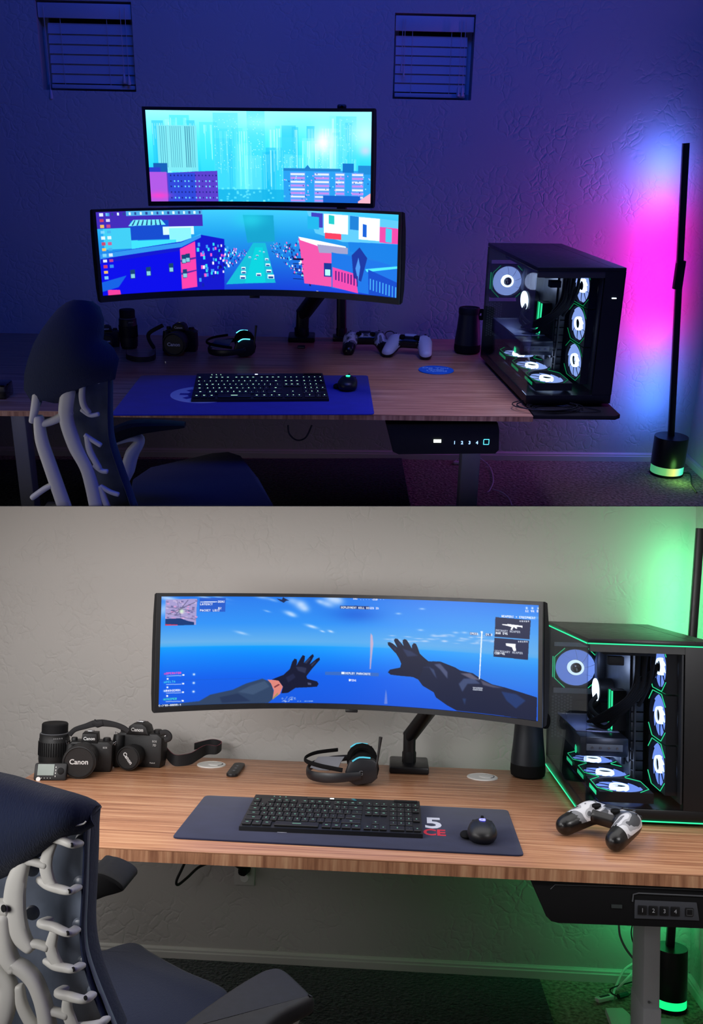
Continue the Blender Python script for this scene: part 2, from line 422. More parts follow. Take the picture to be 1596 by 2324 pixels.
def screen_mesh(name, cv, surf, mtl, parent):
    """surf(u,v)->point; one colour value per mesh vertex"""
    W, H = cv.W, cv.H
    me = bpy.data.meshes.new(name)
    us = np.linspace(0, 1, W); vs = np.linspace(0, 1, H)
    co = np.array([[surf(u, v) for u in us] for v in (0, 1)], float)     # columns are straight: interpolate
    co = co[0][None]*(1-vs[:, None, None])+co[1][None]*vs[:, None, None]
    co = co.reshape(-1, 3)
    i = np.arange(H-1)[:, None]*W+np.arange(W-1)[None]
    fc = np.stack((i, i+W, i+W+1, i+1), -1).reshape(-1, 4)
    me.vertices.add(W*H); me.vertices.foreach_set('co', co.ravel())
    me.loops.add(fc.size); me.loops.foreach_set('vertex_index', fc.ravel().astype(np.int32))
    me.polygons.add(len(fc)); me.polygons.foreach_set('loop_start', np.arange(0, fc.size, 4, dtype=np.int32))
    me.update(calc_edges=True)
    at = me.color_attributes.new('Col', 'FLOAT_COLOR', 'POINT')
    c = np.clip(cv.a, 0, 255)/255; c = np.where(c <= .04045, c/12.92, ((c+.055)/1.055)**2.4)
    rgba = np.concatenate((c.reshape(-1, 3), np.ones((W*H, 1))), 1)
    at.data.foreach_set('color', rgba.ravel().astype(np.float32)); me.materials.append(mtl)
    o = bpy.data.objects.new(name, me); COL.objects.link(o); o.parent = parent; return o

# ================================================================== the divider between the two rooms
def divider():
    def P(px, d, dy=0):                        # a point on the divider plane, d in front of the camera
        return camB @ V(((px-CX)/F*d, -(1148.4-CY)/F*d+dy, -d))
    b = B(); t = .0006
    W = 3.4
    def slab(x0, x1, d0, d1):
        q = [V((x0, -(1148.4-CY)/F*d0, -d0)), V((x1, -(1148.4-CY)/F*d0, -d0)), V((x1, -(1148.4-CY)/F*d1, -d1)), V((x0, -(1148.4-CY)/F*d1, -d1))]
        q = [camB @ p for p in q]; n = (camB.to_3x3() @ V((0, 1, 0)))*t
        b.prism([p - n for p in q], n)
    slab(-W, W, 1.35, 3.4)
    o = b.build('ceiling', WALL, None, 0); o['kind'] = 'structure'  # thin sheet added between the rooms; also stops light leaking across
divider()
PLN = camB.to_3x3() @ V((0, 1, -(1148.4-CY)/F)).normalized()      # upward normal of the divider plane
PLC = camB.translation.copy()

# ================================================================== ROOM SHELLS
WY_A = RA.y(1000, 1041.5, 1).y * 0 + (RA.eye.z) / (-RA.ray(1000, 1041.5).z) * RA.ray(1000, 1041.5).y
WY_B = (RB.eye.z) / (-RB.ray(800, 2196).z) * RB.ray(800, 2196).y
def wy(R, px, py, W): return R.y(px, py, W)
def shell(R, WY, xr, x0, top, holes, tag_):
    # back wall as one slab with real openings
    xs = sorted(set([x0, xr] + [v for h in holes for v in (h[0], h[2])])); zs = sorted(set([-.0, top] + [v for h in holes for v in (h[1], h[3])]))
    b = B()
    for i in range(len(xs)-1):
        for j in range(len(zs)-1):
            cx, cz = (xs[i]+xs[i+1])/2, (zs[j]+zs[j+1])/2
            if any(h[0] < cx < h[2] and h[1] < cz < h[3] for h in holes): continue
            b.box((cx, WY+.05, cz), (xs[i+1]-xs[i], .1, zs[j+1]-zs[j]))
    bmesh.ops.remove_doubles(b.bm, verts=b.bm.verts, dist=1e-5)
    struct(R, b, 'wall_back', WALL)
    b = B(); b.box((xr+.05, WY-1.45, top/2), (.1, 3.1, top)); struct(R, b, 'wall_right', WALL)
    b = B(); b.box(((x0+xr)/2, WY-1.6, -.05), (xr-x0, 3.2, .1)); struct(R, b, 'floor', CARPETA)
def baseboard(R, WY, xr, x0, h):
    prof = [(0, 0), (.014, 0), (.014, h*.62), (.011, h*.70), (.011, h*.84), (.006, h*.93), (.004, h), (0, h)]
    b = B(); b.prism([(x0, WY-a, z) for a, z in prof], (xr-x0, 0, 0)); struct(R, b, 'baseboard_back', TRIM)
    b = B(); b.prism([(xr-a, WY-2.9, z) for a, z in prof], (0, 2.9, 0)); struct(R, b, 'baseboard_right', TRIM)
XR_A = RA.y(1559, 1033, WY_A).x; XR_B = RB.y(1566, 2226, WY_B).x
win = []
for (a, b_, c, d) in ((98, 4, 297, 204), (891, 33, 1081, 224)):
    p, q = RA.y(a, d, WY_A), RA.y(c, b_, WY_A); win.append((p.x, p.z, q.x, q.z))
shell(RA, WY_A, XR_A, -2.6, RA.y(800, -140, WY_A).z, win, 'A')
shell(RB, WY_B, XR_B, -2.0, RB.eye.z+.25, [], 'B')
baseboard(RA, WY_A, XR_A, -2.6, RA.y(1000, 1025, WY_A).z+.004)
baseboard(RB, WY_B, XR_B, -2.0, RB.y(800, 2168, WY_B).z)
BLIND = mat('blind_white', (190, 190, 196), .5); NIGHT = mat('night_pane', (10, 12, 22), .15)
for i, (x0, z0, x1, z1) in enumerate(win):
    b = B(); cx, cz, w_, h_ = (x0+x1)/2, (z0+z1)/2, x1-x0, z1-z0
    y = WY_A+.10
    for c, d in (((x0+.012, y, cz), (.024, .03, h_)), ((x1-.012, y, cz), (.024, .03, h_)), ((cx, y, z0+.012), (w_, .03, .024)), ((cx, y, z1-.012), (w_, .03, .024)), ((cx, y, cz), (w_, .025, .02))):
        b.box(c, d)
    o = struct(RA, b, 'window_%d' % (i+1), TRIM)
    b = B().box((cx, y+.004, cz), (w_-.01, .006, h_-.01)); b.build('window_pane', NIGHT, o)
    lab = ('white slatted blind in the small window above the left desk, cords hanging past its foot', 'white slatted blind in the small window right of the stacked monitors')[i]
    t = thing(RA, 'window_blind', lab, 'blind', (cx, WY_A+.03, z1), 0, None)
    vh = h_*(.165 if i == 0 else .175)
    B().box((0, -.012, -vh/2-.008), (w_-.008, .014, vh), bev=.002).build('valance', BLIND, t)
    n = 6; sh = (h_-vh-.055)/n
    sl = B(); xo = (.012, -.007)[i]
    for k in range(n):
        z = -vh-.025-sh*(k+.5)
        sl.box((xo, .012, z), (w_*.90, .0035, sh*1.13), m=TR(V((0, 0, 0))) @ TR(V((xo, .012, z))) @ ROT(-17, 'X') @ TR(-V((xo, .012, z))))
    sl.build('slats', BLIND, t)
    B().box((xo, .008, -h_+.016), (w_*.9, .03, .016), bev=.003).build('bottom_rail', BLIND, t)
    for fx in (-.27, .22): B().sweep([(w_*fx, -.006, -vh), (w_*fx, -.006, -h_+.02)], .0012, seg=5).build('ladder_cord', BLIND, t)
    for fx, fz, r in (((-.42, 1.03, .008), (.38, .83, .008), (.43, .85, .008)) if i == 0 else ((.33, .88, .008), (.38, .88, .008), (-.40, .6, .004), (-.37, .66, .004))):
        c = B().sweep([(w_*fx, -.03, -.02), (w_*fx, -.03, -h_*fz)], .0012, seg=5)
        c.lathe([(.002, .012), (r*.6, .008), (r, -.02), (r*.8, -.024)], 10, m=TR(V((w_*fx, -.03, -h_*fz))))
        c.build('pull_cord', BLIND, t)

# rugs
def rug(R, pts, name, label):
    b = B(); q = [R.z(px, py, .012) for px, py in pts]
    b.prism([(p.x, min(p.y, (WY_A if R is RA else WY_B)-.03), 0.0) for p in q], (0, 0, .014), bev=.004)
    return solo(R, b, name, RUGM, label, 'rug')
rug(RA, [(-60, 1044), (912, 1040), (965, 1330), (-60, 1330)], 'rug', 'dark rug on the carpet under the blue-lit desk')
rug(RB, [(-100, 2150), (370, 2166), (1226, 2222), (1290, 2420), (-100, 2420)], 'rug', 'charcoal shag rug on beige carpet under the daylit desk')

# ================================================================== BUILDERS
def local(R, t):                               # room point -> thing-local point
    inv = t.matrix_world.inverted()
    return lambda p: inv @ (R.M @ V(p))

def curved_monitor(R, L, Rt, H, sag, cv, name, label, estr, bez=(.008, .008, .02), chin=True, thick=.03):
    """L,Rt = bottom outer corners (room coords)"""
    W = (Rt-L).length; mid = (L+Rt)/2; rz = ang(L, Rt)
    tilt = math.degrees(math.asin(max(-1, min(1, (Rt.z-L.z)/W))))
    t = thing(R, name, label, 'monitor', mid, rz, m=ROT(-tilt, 'Y'))
    f = lambda u: sag*(1-(2*u-1)**2)
    n = 48
    def dn(u):                                 # inward normal
        s_ = -4*sag*(2*u-1)/W; v = V((s_, -1, 0)).normalized(); return v
    shell_ = B(); rows = []
    ring = [(0, 0, 0), (0, 0, H), (0, thick*.6, H-.004), (0, thick, H*.8), (0, thick*1.15, H*.5), (0, thick, H*.15), (0, thick*.6, .004)]
    secs = []
    for i in range(n+1):
        u = i/n; base = V(((u-.5)*W, f(u), 0)); nn = -dn(u)
        secs.append([shell_.bm.verts.new(base + nn*p[1]*(1 if .01 < u < .99 else .7) + V((0, 0, p[2]))) for p in ring])
    for a, b in zip(secs, secs[1:]):
        for k in range(len(ring)): shell_.bm.faces.new((a[k], b[k], b[(k+1) % len(ring)], a[(k+1) % len(ring)]))
    shell_.bm.faces.new(secs[0]); shell_.bm.faces.new(secs[-1][::-1])
    bmesh.ops.recalc_face_normals(shell_.bm, faces=shell_.bm.faces[:])
    shell_.build('housing', BLACKM, t)
    fr = B()                                   # bezel, standing proud of the panel
    us = [i/n for i in range(n+1)]
    pth = lambda z0, u: V(((u-.5)*W, f(u), z0)) + dn(u)*.004
    for z0, z1 in ((0, bez[2]), (H-bez[1], H)):
        fr.sheet([[pth(z, u) for u in us] for z in (z0, z1)], -.006)
    for u0, u1 in ((0, bez[0]/W), (1-bez[0]/W, 1)):
        fr.sheet([[pth(z, u) for u in (u0, u1)] for z in (0, H)], -.006)
    if chin: fr.box((0, f(.5)-.001, -.004), (.034, .008, .010), bev=.002)
    fr.build('bezel', BLACK, t)
    iw = bez[0]/W
    surf = lambda u, v: (lambda uu: V(((uu-.5)*W, f(uu), (H-bez[1])*(1-v)+bez[2]*v)) + dn(uu)*.0015)(iw+(1-2*iw)*u)
    screen_mesh('screen', cv, surf, attr_glow(name+'_picture', estr), t)
    mk = B().box((0, sag+thick*1.15+.012, H*.45), (.11, .03, .11), bev=.006); mk.build('mount_plate', BLACKM, t)
    return t

KEYROWS = [  # (row, [(x, w, label)])  units of keys; main block 15u, nav 3u, numpad 4u
    (0, [(0, 1, 'Esc')]+[(2+i, 1, 'F%d' % (i+1)) for i in range(4)]+[(6.5+i, 1, 'F%d' % (i+5)) for i in range(4)]+[(11+i, 1, 'F%d' % (i+9)) for i in range(4)]+[(15.25+i, 1, '-') for i in range(3)]+[(18.5+i, 1, '-') for i in range(4)]),
    (1, [(i, 1, c) for i, c in enumerate('`1234567890-=')]+[(13, 2, '<-')]+[(15.25, 1, 'In'), (16.25, 1, 'Hm'), (17.25, 1, 'Up')]+[(18.5, 1, 'N'), (19.5, 1, '/'), (20.5, 1, '*'), (21.5, 1, '-')]),
    (2, [(0, 1.5, 'Tab')]+[(1.5+i, 1, c) for i, c in enumerate('QWERTYUIOP[]')]+[(13.5, 1.5, '\\')]+[(15.25, 1, 'De'), (16.25, 1, 'En'), (17.25, 1, 'Dn')]+[(18.5, 1, '7'), (19.5, 1, '8'), (20.5, 1, '9')]),
    (3, [(0, 1.75, 'Cap')]+[(1.75+i, 1, c) for i, c in enumerate("ASDFGHJKL;'")]+[(12.75, 2.25, '<-')]+[(18.5, 1, '4'), (19.5, 1, '5'), (20.5, 1, '6'), (21.5, 1, '+')]),
    (4, [(0, 2.25, 'Sh')]+[(2.25+i, 1, c) for i, c in enumerate('ZXCVBNM,./')]+[(12.25, 2.75, 'Sh')]+[(16.25, 1, '^')]+[(18.5, 1, '1'), (19.5, 1, '2'), (20.5, 1, '3')]),
    (5, [(0, 1.25, 'Ct'), (1.25, 1.25, 'W'), (2.5, 1.25, 'Al'), (3.75, 6.25, '-'), (10, 1.25, 'Al'), (11.25, 1.25, 'Fn'), (12.5, 1.25, '='), (13.75, 1.25, 'Ct')]+[(15.25, 1, '<'), (16.25, 1, 'v'), (17.25, 1, '>')]+[(18.5, 2, '0'), (20.5, 1, '.'), (21.5, 1, '-')])]
KEYMESH = {}
def keyboard(R, FL, FR, BL, label, z0, legs, tint):
    W = (FR-FL).length; D = (BL-FL).length; rz = ang(FL, FR)
    t = thing(R, 'keyboard', label, 'keyboard', (FL.x, FL.y, z0), rz)
    kw = W*.985/22.5; kd = D*.84/6.1; H = .013
    b = B().prism([(0, 0, 0), (0, 0, H*.75), (0, D, H*1.25), (0, D, 0)], (W, 0, 0), bev=.0012); b.build('case', BLACK, t)
    zf = lambda y: H*.75+y/D*H*.5
    b = B().box((W*.47, D*.945, zf(D*.945)+.0006), (W*.30, D*.075, .0012)); b.build('control_bar', GLOSS, t)
    b = B().box((W*.47, D*.945, zf(D*.945)+.0015), (.010, .005, .0008)); b.build('logo', WHITEGL, t)
    b = B().sweep([(W*.845, D*.945, zf(D)+.001), (W*.985, D*.945, zf(D)+.001)], .0035, seg=10); b.build('volume_roller', BLACKM, t)
    b = B()
    for i in range(3): b.box((W*(.12+.035*i), D*.945, zf(D)+.0009), (.003, .002, .0008))
    b.build('indicator_lights', legs, t)
    for r, ks in KEYROWS:
        y = D*.03+kd*(5-r+.5)+(kd*.1 if r == 0 else 0)
        for (x, w_, l) in ks:
            if r == 0 and x >= 15: pass
            key = (round(w_*kw, 5), l, legs.name, round(kd, 5))
            if key not in KEYMESH:
                k = B(); hw, hd = w_*kw*.44, kd*.42
                k.box((0, 0, .0015), (hw*2, hd*2, .004), bev=.0008, seg=1)
                if l in '-=<>^v*+`' or len(l) > 1:
                    k.box((0, 0, .0036), (min(hw*.8, .006) if len(l) > 1 else hw*.4, hd*.2, .0004), mi=1)
                else:
                    k.text(l, kw*.34, TR(V((0, 0, .0036))) @ Matrix.Diagonal((1, kd/kw, 1, 1)), mi=1, ext=.0001)
                KEYMESH[key] = k.mesh('keycap', [BLACK, legs], 0)
            o = bpy.data.objects.new('keycap', KEYMESH[key]); COL.objects.link(o); o.parent = t
            yy = y; o.location = (W*.008+(x+w_/2)*kw, yy, zf(yy)+.0005)
    return t

def mouse(R, p, L, rz, label, lit):
    t = thing(R, 'gaming_mouse', label, 'mouse', p, rz)          # nose towards +y
    W, H = L*.62, L*.36
    b = B()
    b.ell((0, 0, H*.42), (W*.46, L*.5, H*.58), power=.85)
    for v in b.bm.verts:
        y = v.co.y/(L*.5)
        if v.co.z < 0: v.co.z = 0
        v.co.z *= 1-.38*max(0, y)-.1*max(0, -y)
        v.co.x *= 1-.16*math.exp(-((y-.15)/.3)**2)
    b.build('body', BLACK, t)
    B().ell((-W*.47, -L*.02, H*.16), (W*.18, L*.20, H*.16)).build('thumb_rest', RUBBER, t)
    for s_ in (-1, 1):
        k = B(); k.box((s_*W*.17, L*.30, H*.62), (W*.26, L*.36, H*.10), bev=H*.045, m=TR(V((0, L*.3, H*.62))) @ ROT(-11, 'X') @ TR(-V((0, L*.3, H*.62))))
        k.build('button', BLACKM, t)
    k = B().lathe([(.0, -.0035), (.0095, -.0035), (.011, -.002), (.011, .002), (.0095, .0035), (0, .0035)], 18, m=TR(V((0, L*.36, H*.64))) @ ROT(90, 'Y')); k.build('scroll_wheel', RUBBER, t)
    k = B().text('G', .020, TR(V((0, -L*.06, H*.99))), ext=.0006, bold=.001); k.build('lit_logo', lit, t)
    return t

def speaker(R, p, H, r, label, rz=0):
    t = thing(R, 'bluetooth_speaker', label, 'speaker', p, rz)
    MB_ = mat('speaker_grille', (26, 32, 40), .45, metal=.25, bump=((900, 900, 900), .25, .001))
    B().lathe([(0, 0), (r*.80, 0), (r*.96, .006), (r, H*.10), (r*.98, H*.2)], 40, cap=True).build('base_ring', RUBBER, t)
    B().lathe([(r*.985, H*.15), (r*.97, H*.28), (r*.86, H*.55), (r*.79, H*.80), (r*.78, H*.86)], 40).build('grille', MB_, t)
    B().lathe([(r*.80, H*.86), (r*.80, H*.965), (r*.74, H*.995), (r*.62, H), (r*.60, H*.985), (0, H*.985)], 40).build('top_ring', BLACKM, t)
    b = B()
    for k in range(5):
        a = math.radians(200+k*35); b.box((r*.45*math.cos(a), r*.45*math.sin(a), H*.988), (.008, .003, .0012))
    b.build('control_buttons', GREY, t)
    B().sweep([(r*.72, 0, H*.92), (r*.98, 0, H*.93), (r*1.05, 0, H*.86), (r*.98, 0, H*.78), (r*.76, 0, H*.79)], .004, .009, smooth=5).build('handle_loop', RUBBER, t)
    return t

def headset(R, p, S, label, rz, cyan):
    """S = overall length; near cup at +x facing the viewer, band lying towards -x"""
    t = thing(R, 'headset', label, 'headset', p, rz, scale=(S/.20,)*3)
    CM = mat('headset_black', (24, 26, 32), .4)
    mm = ROT(-14, 'Y')
    for yy, s_, nm in ((.0, -1, 'near'), (.115, 1, 'far')):
        zc = .043 if s_ < 0 else .052
        c = B()
        c.prism([(x, 0, z) for x, z in (((-.050, -.006), (-.040, .024), (-.012, .034), (.026, .032), (.038, .022), (.038, -.020), (.022, -.034), (-.020, -.040), (-.040, -.030)) if s_ < 0 else ((-.036, -.012), (-.030, .022), (-.006, .036), (.030, .030), (.038, .004), (.030, -.028), (.004, -.038), (-.024, -.034)))], (0, .022, 0), bev=.007,
                m=TR(V((.058, yy-.012 if s_ < 0 else yy+.002, zc))))
        o = c.build('ear_cup', CM, t)
        B().sweep([(.058+.034*math.cos(a), yy+(.018 if s_ < 0 else -.014), zc+.034*math.sin(a)) for a in [k*math.pi/8 for k in range(16)]], .010, .012, seg=8, closed=True, up=(0, 1, 0)).build('ear_cushion', RUBBER, o)
        B().sweep([(.026, yy+s_*.014, zc+.026), (.045, yy+s_*.014, zc+.037), (.075, yy+s_*.014, zc+.036)], .0022, seg=6, smooth=3).build('led_strip', cyan, o)
        if s_ < 0: B().text('G', .018, TR(V((.050, yy-.0135, zc-.006))) @ FRONT, ext=.0005).build('logo', GREY, o)
    # arms + band (flat on the desk), suspension strap above
    B().sweep([(.05, -.016, .032), (.0, -.02, .026), (-.05, -.008, .022), (-.085, .02, .022), (-.095, .06, .026), (-.08, .10, .032), (-.03, .128, .042), (.04, .132, .05)],
              [.004]*8, [.010, .013, .014, .013, .013, .012, .011, .008], seg=10, smooth=6).build('headband', CM, t)
    B().sweep([(.0, -.016, .045), (-.06, .0, .052), (-.098, .035, .056), (-.10, .07, .060), (-.07, .105, .066), (-.01, .12, .072)], [.0028]*6, [.006]*6, seg=8, smooth=6).build('suspension_strap', RUBBER, t)
    B().sheet([[(-.088, .05, .036), (-.066, .03, .034), (-.040, .018, .036), (-.012, .012, .042)], [(-.078, .058, .050), (-.056, .042, .052), (-.030, .032, .054), (-.004, .026, .058)], [(-.066, .068, .062), (-.044, .056, .066), (-.018, .046, .068), (.006, .040, .070)]], .002).build('mesh_pad', mat('mesh_grey', (120, 122, 130), .5), t)
    B().sweep([(.088, -.008, .045), (.094, -.008, .07), (.098, -.008, .10), (.102, -.008, .135)], [.004, .0035, .0035, .005], seg=8, m=None).build('microphone_arm', BLACK, t)
    return t

def controller(R, p, rz, label, shell, grip, L=.155, tilt=None, kind=0):
    m = (tilt or Matrix.Identity(4))
    t = thing(R, 'game_controller', label, 'controller', p, rz, m=m, scale=(L/.155,)*3)
    # body by metaballs, turned into one continuous mesh
    mb = bpy.data.metaballs.new('mb%d' % random.randint(0, 10**9)); mb.resolution = .0035; mb.render_resolution = .0035; mb.threshold = .35
    o = bpy.data.objects.new(mb.name+'ball', mb); COL.objects.link(o)
    def el(c, r):
        e = mb.elements.new(type='BALL'); e.co = c; e.radius = r
    for i in range(9):
        x = (i-4)*.0125; el((x, .0, .028), .030)
        el((x, .018, .028), .026)
    for s_ in (-1, 1):
        for k in range(8):
            q = k/7; el((s_*(.054+.016*q), .006-.078*q, .027-.008*q), .038-.007*q)
    dg = bpy.context.evaluated_depsgraph_get(); dg.update()
    me = bpy.data.meshes.new_from_object(o.evaluated_get(dg)); bpy.data.objects.remove(o); bpy.data.metaballs.remove(mb)
    me.materials.clear(); me.materials.append(shell); me.materials.append(mat('grip_black', (14, 14, 16), .3))
    for poly in me.polygons:
        c = poly.center; poly.use_smooth = True
        under = c.z < .022 or (kind == 0 and c.y < -.050) or (abs(c.x) < .033 and c.y < -.012) or (kind == 1 and abs(c.x) < .036 and c.z > .03)
        poly.material_index = 1 if under else 0
    bo = bpy.data.objects.new('body', me); COL.objects.link(bo); bo.parent = t
    for s_ in (-1, 1):
        B().lathe([(0, 0), (.009, 0), (.006, .004), (.006, .009), (.0105, .011), (.0105, .0145), (.008, .015), (.006, .0135), (0, .0135)], 20, m=TR(V((s_*.026, -.006, .041)))).build('thumb_stick', RUBBER, t)
        B().box((s_*.052, .034, .030), (.026, .014, .012), bev=.005).build('shoulder_button', BLACK, t)
    B().box((0, .016, .0450), (.044, .024, .006), bev=.002).build('touch_pad', shell if kind else BLACK, t)
    b = B()
    for a in range(4): b.lathe([(0, 0), (.0045, 0), (.0045, .003), (.0035, .004), (0, .004)], 12, m=TR(V((.054+.011*math.cos(a*math.pi/2), .014+.011*math.sin(a*math.pi/2), .0455))))
    b.build('action_buttons', BLACK, t)
    b = B(); b.box((-.054, .014, .048), (.022, .007, .005), bev=.0015); b.box((-.054, .014, .048), (.007, .022, .005), bev=.0015); b.build('direction_pad', BLACK, t)
    return t

def camera_thing(R, p, rz, label, S, lens_r, lens_len, lx=.0, lz=.0, hump='pent', cap='Canon', tiltx=0, name='camera_body', captext_rot=0, cat='camera', front='Canon', extra=()):
    t = thing(R, 'digital_camera', label, cat, p, rz, m=ROT(tiltx, 'X'), scale=(S, S, S))
    CB = mat('camera_black', (20, 20, 22), .5, bump=((900, 900, 900), .3, .001)); CM = mat('camera_mark', (215, 215, 215), .5)
    b = B(); b.prism([(-.065, -.025, .0), (.062, -.025, .0), (.066, -.025, .02), (.066, -.025, .078), (.052, -.025, .088), (-.050, -.025, .088), (-.066, -.025, .076), (-.066, -.025, .01)], (0, .05, 0), bev=.005)
    b.build('body', CB, t)
    b = B(); b.sweep([(-.052, -.03, .004), (-.052, -.032, .04), (-.050, -.028, .082)], [.017, .016, .014], [.018, .020, .016], seg=14, smooth=4).build('grip', CB, t)
    b = B()
    if hump == 'pent': b.prism([(-.032, -.032, .084), (.032, -.032, .084), (.024, -.032, .106), (.012, -.032, .114), (-.012, -.032, .114), (-.024, -.032, .106)], (0, .05, 0), bev=.005)
    else: b.prism([(-.024, -.030, .084), (.024, -.030, .084), (.021, -.030, .112), (-.021, -.030, .112)], (0, .05, 0), bev=.004)
    h = b.build('viewfinder_hump', CB, t)
    B().text(front, .0125, TR(V((0, -.0325, .098))) @ FRONT, bold=.0004, ext=.0006).build('maker_name', CM, h)
    B().box((0, -.004, .116), (.018, .016, .003), bev=.001).build('hot_shoe', SILVER, h)
    for x, r in ((-.048, .009), (.046, .011)):
        B().lathe([(0, 0), (r, 0), (r, .008), (r*.85, .010), (0, .010)], 20, m=TR(V((x, 0, .086)))).build('dial', CB, t)
    L = B(); m = TR(V((lx, -.025, .042+lz))) @ ROT(90, 'X')
    r = lens_r
    L.lathe([(0, 0), (r*.80, 0), (r*.80, lens_len*.18), (r*.92, lens_len*.22), (r*.92, lens_len*.5), (r*.96, lens_len*.52), (r*.96, lens_len*.78), (r, lens_len*.80), (r, lens_len), (r*.93, lens_len)], 40, m=m, cap=False)
    lo = L.build('lens_barrel', CB, t)
    C = B().lathe([(r*.94, lens_len-.004), (r*.94, lens_len+.002), (r*.88, lens_len+.004), (r*.84, lens_len+.001), (0, lens_len+.001)], 40, m=m)
    co = C.build('lens_cap', CB, t)
    if cap: B().text(cap, r*.42, TR(V((lx, -.025-lens_len-.0025, .042+lz))) @ FRONT @ ROT(captext_rot, 'Z'), bold=.0004, ext=.0005).build('cap_lettering', CM, co)
    for s_, sz, x, z in extra: B().text(s_, sz, TR(V((x, -.0305, z))) @ FRONT, ext=.0005).build('badge', CM, t)
    for s_ in (-1, 1): B().sweep([(s_*.064, 0, .080), (s_*.072, 0, .084), (s_*.070, 0, .074)], .0018, seg=6, closed=True).build('strap_lug', SILVER, t)
    return t

def standing_lens(R, p, r, H, label):
    t = thing(R, 'camera_lens', label, 'lens', p)
    CB = mat('camera_black', (20, 20, 22), .5)
    B().lathe([(0, 0), (r*.84, 0), (r*.86, H*.04), (r*.94, H*.06), (r, H*.2), (r, H*.66), (r*.98, H*.67), (r*.98, H*.76), (r*.90, H*.78)], 40).build('barrel', CB, t)
    b = B()
    for k in range(40):
        a = 2*math.pi*k/40; b.box((r*1.005*math.cos(a), r*1.005*math.sin(a), H*.45), (.0025, .0025, H*.3), m=None)
    b.build('focus_ring', RUBBER, t)
    B().lathe([(r*.91, H*.765), (r*.93, H*.775), (r*.93, H*.785), (r*.91, H*.79)], 40).build('metal_ring', GREY, t)
    B().lathe([(r*.86, H*.78), (r*.86, H*.975), (r*.80, H), (r*.5, H*.998), (0, H*.996)], 40).build('rear_cap', BLACKM, t)
    b = B()
    for i in range(5): b.box((r*(.35+.12*i)*.9, -math.sqrt(max(0, 1-(.35+.12*i)**2*.81))*r-.0004, H*.70), (r*.07, .001, H*.03))
    b.build('scale_marks', mat('lens_mark', (120, 120, 122), .5), t)
    return t

def fan(parent, m, led, hub, blade, size=.12):
    """fan facing local +z, centred on its own origin; m places it in the case"""
    k = size/.12; fr = B(); h = .0125
    S = .060
    out = [(-S, -S), (S, -S), (S, S), (-S, S)]
    N = 32
    inner = [(.056*math.cos(2*math.pi*i/N+math.pi/4), .056*math.sin(2*math.pi*i/N+math.pi/4)) for i in range(N)]
    def sq(a):
        c, s_ = math.cos(a), math.sin(a); q = S/max(abs(c), abs(s_)); return (c*q, s_*q)
    outer = [sq(2*math.pi*i/N+math.pi/4) for i in range(N)]
    vs = []
    for z in (-h, h):
        vs.append([fr.bm.verts.new((x, y, z)) for x, y in outer]); vs.append([fr.bm.verts.new((x, y, z)) for x, y in inner])
    for i in range(N):
        j = (i+1) % N
        fr.bm.faces.new((vs[2][i], vs[2][j], vs[3][j], vs[3][i])); fr.bm.faces.new((vs[0][i], vs[1][i], vs[1][j], vs[0][j]))
        fr.bm.faces.new((vs[0][i], vs[0][j], vs[2][j], vs[2][i])); fr.bm.faces.new((vs[1][i], vs[3][i], vs[3][j], vs[1][j]))
    o = fr.build('fan', BLACKM, parent, 30); o.matrix_basis = m @ Matrix.Scale(k, 4)
    bl = B()
    for i in range(9):
        a0 = 2*math.pi*i/9; rows = []
        for r_ in (.0238, .033, .043, .0535):
            tw = (r_-.022)*7; rows.append([(r_*math.cos(a0+tw+q), r_*math.sin(a0+tw+q), .002+.0045*(q/.66-.5)*(1-.3*r_/.05)) for q in (0, .23, .46, .688)])
        bl.sheet(rows, .0014)
    bl.build('blades', blade, o, 60)
    hb = B(); hb.lathe([(.0155, .0), (.0155, .0115), (.0175, .013), (.0215, .0115), (.0225, .006), (.0225, .0)], 32, cap=False); hb.build('light_ring', hub, o)
    B().lathe([(0, .0), (.0152, .0), (.0152, .0095), (.013, .0105), (0, .0105)], 28).build('hub', GLOSS, o)
    if led:
        e = B(); q = .0585; c = .031
        pts = [(-q, -c), (-q, c), (-c, q), (c, q), (q, c), (q, -c), (c, -q), (-c, -q)]
        for a, b_ in ((0, 1), (1, 2), (3, 4), (4, 5), (5, 6), (7, 0)):
            p0, p1 = V((*pts[a], h+.001)), V((*pts[b_], h+.001))
            if b_-a == 1 and a in (1, 3, 5) or b_ == 0: p1 = p0.lerp(p1, .98)
            e.sweep([p0, p1], .0011, seg=4)
        e.build('led_edge', led, o)
        e = B()
        for s_ in (-1, 1): e.box((s_*.0602, 0, .0), (.001, .062, .010))
        e.build('side_led', led, o)
    return o

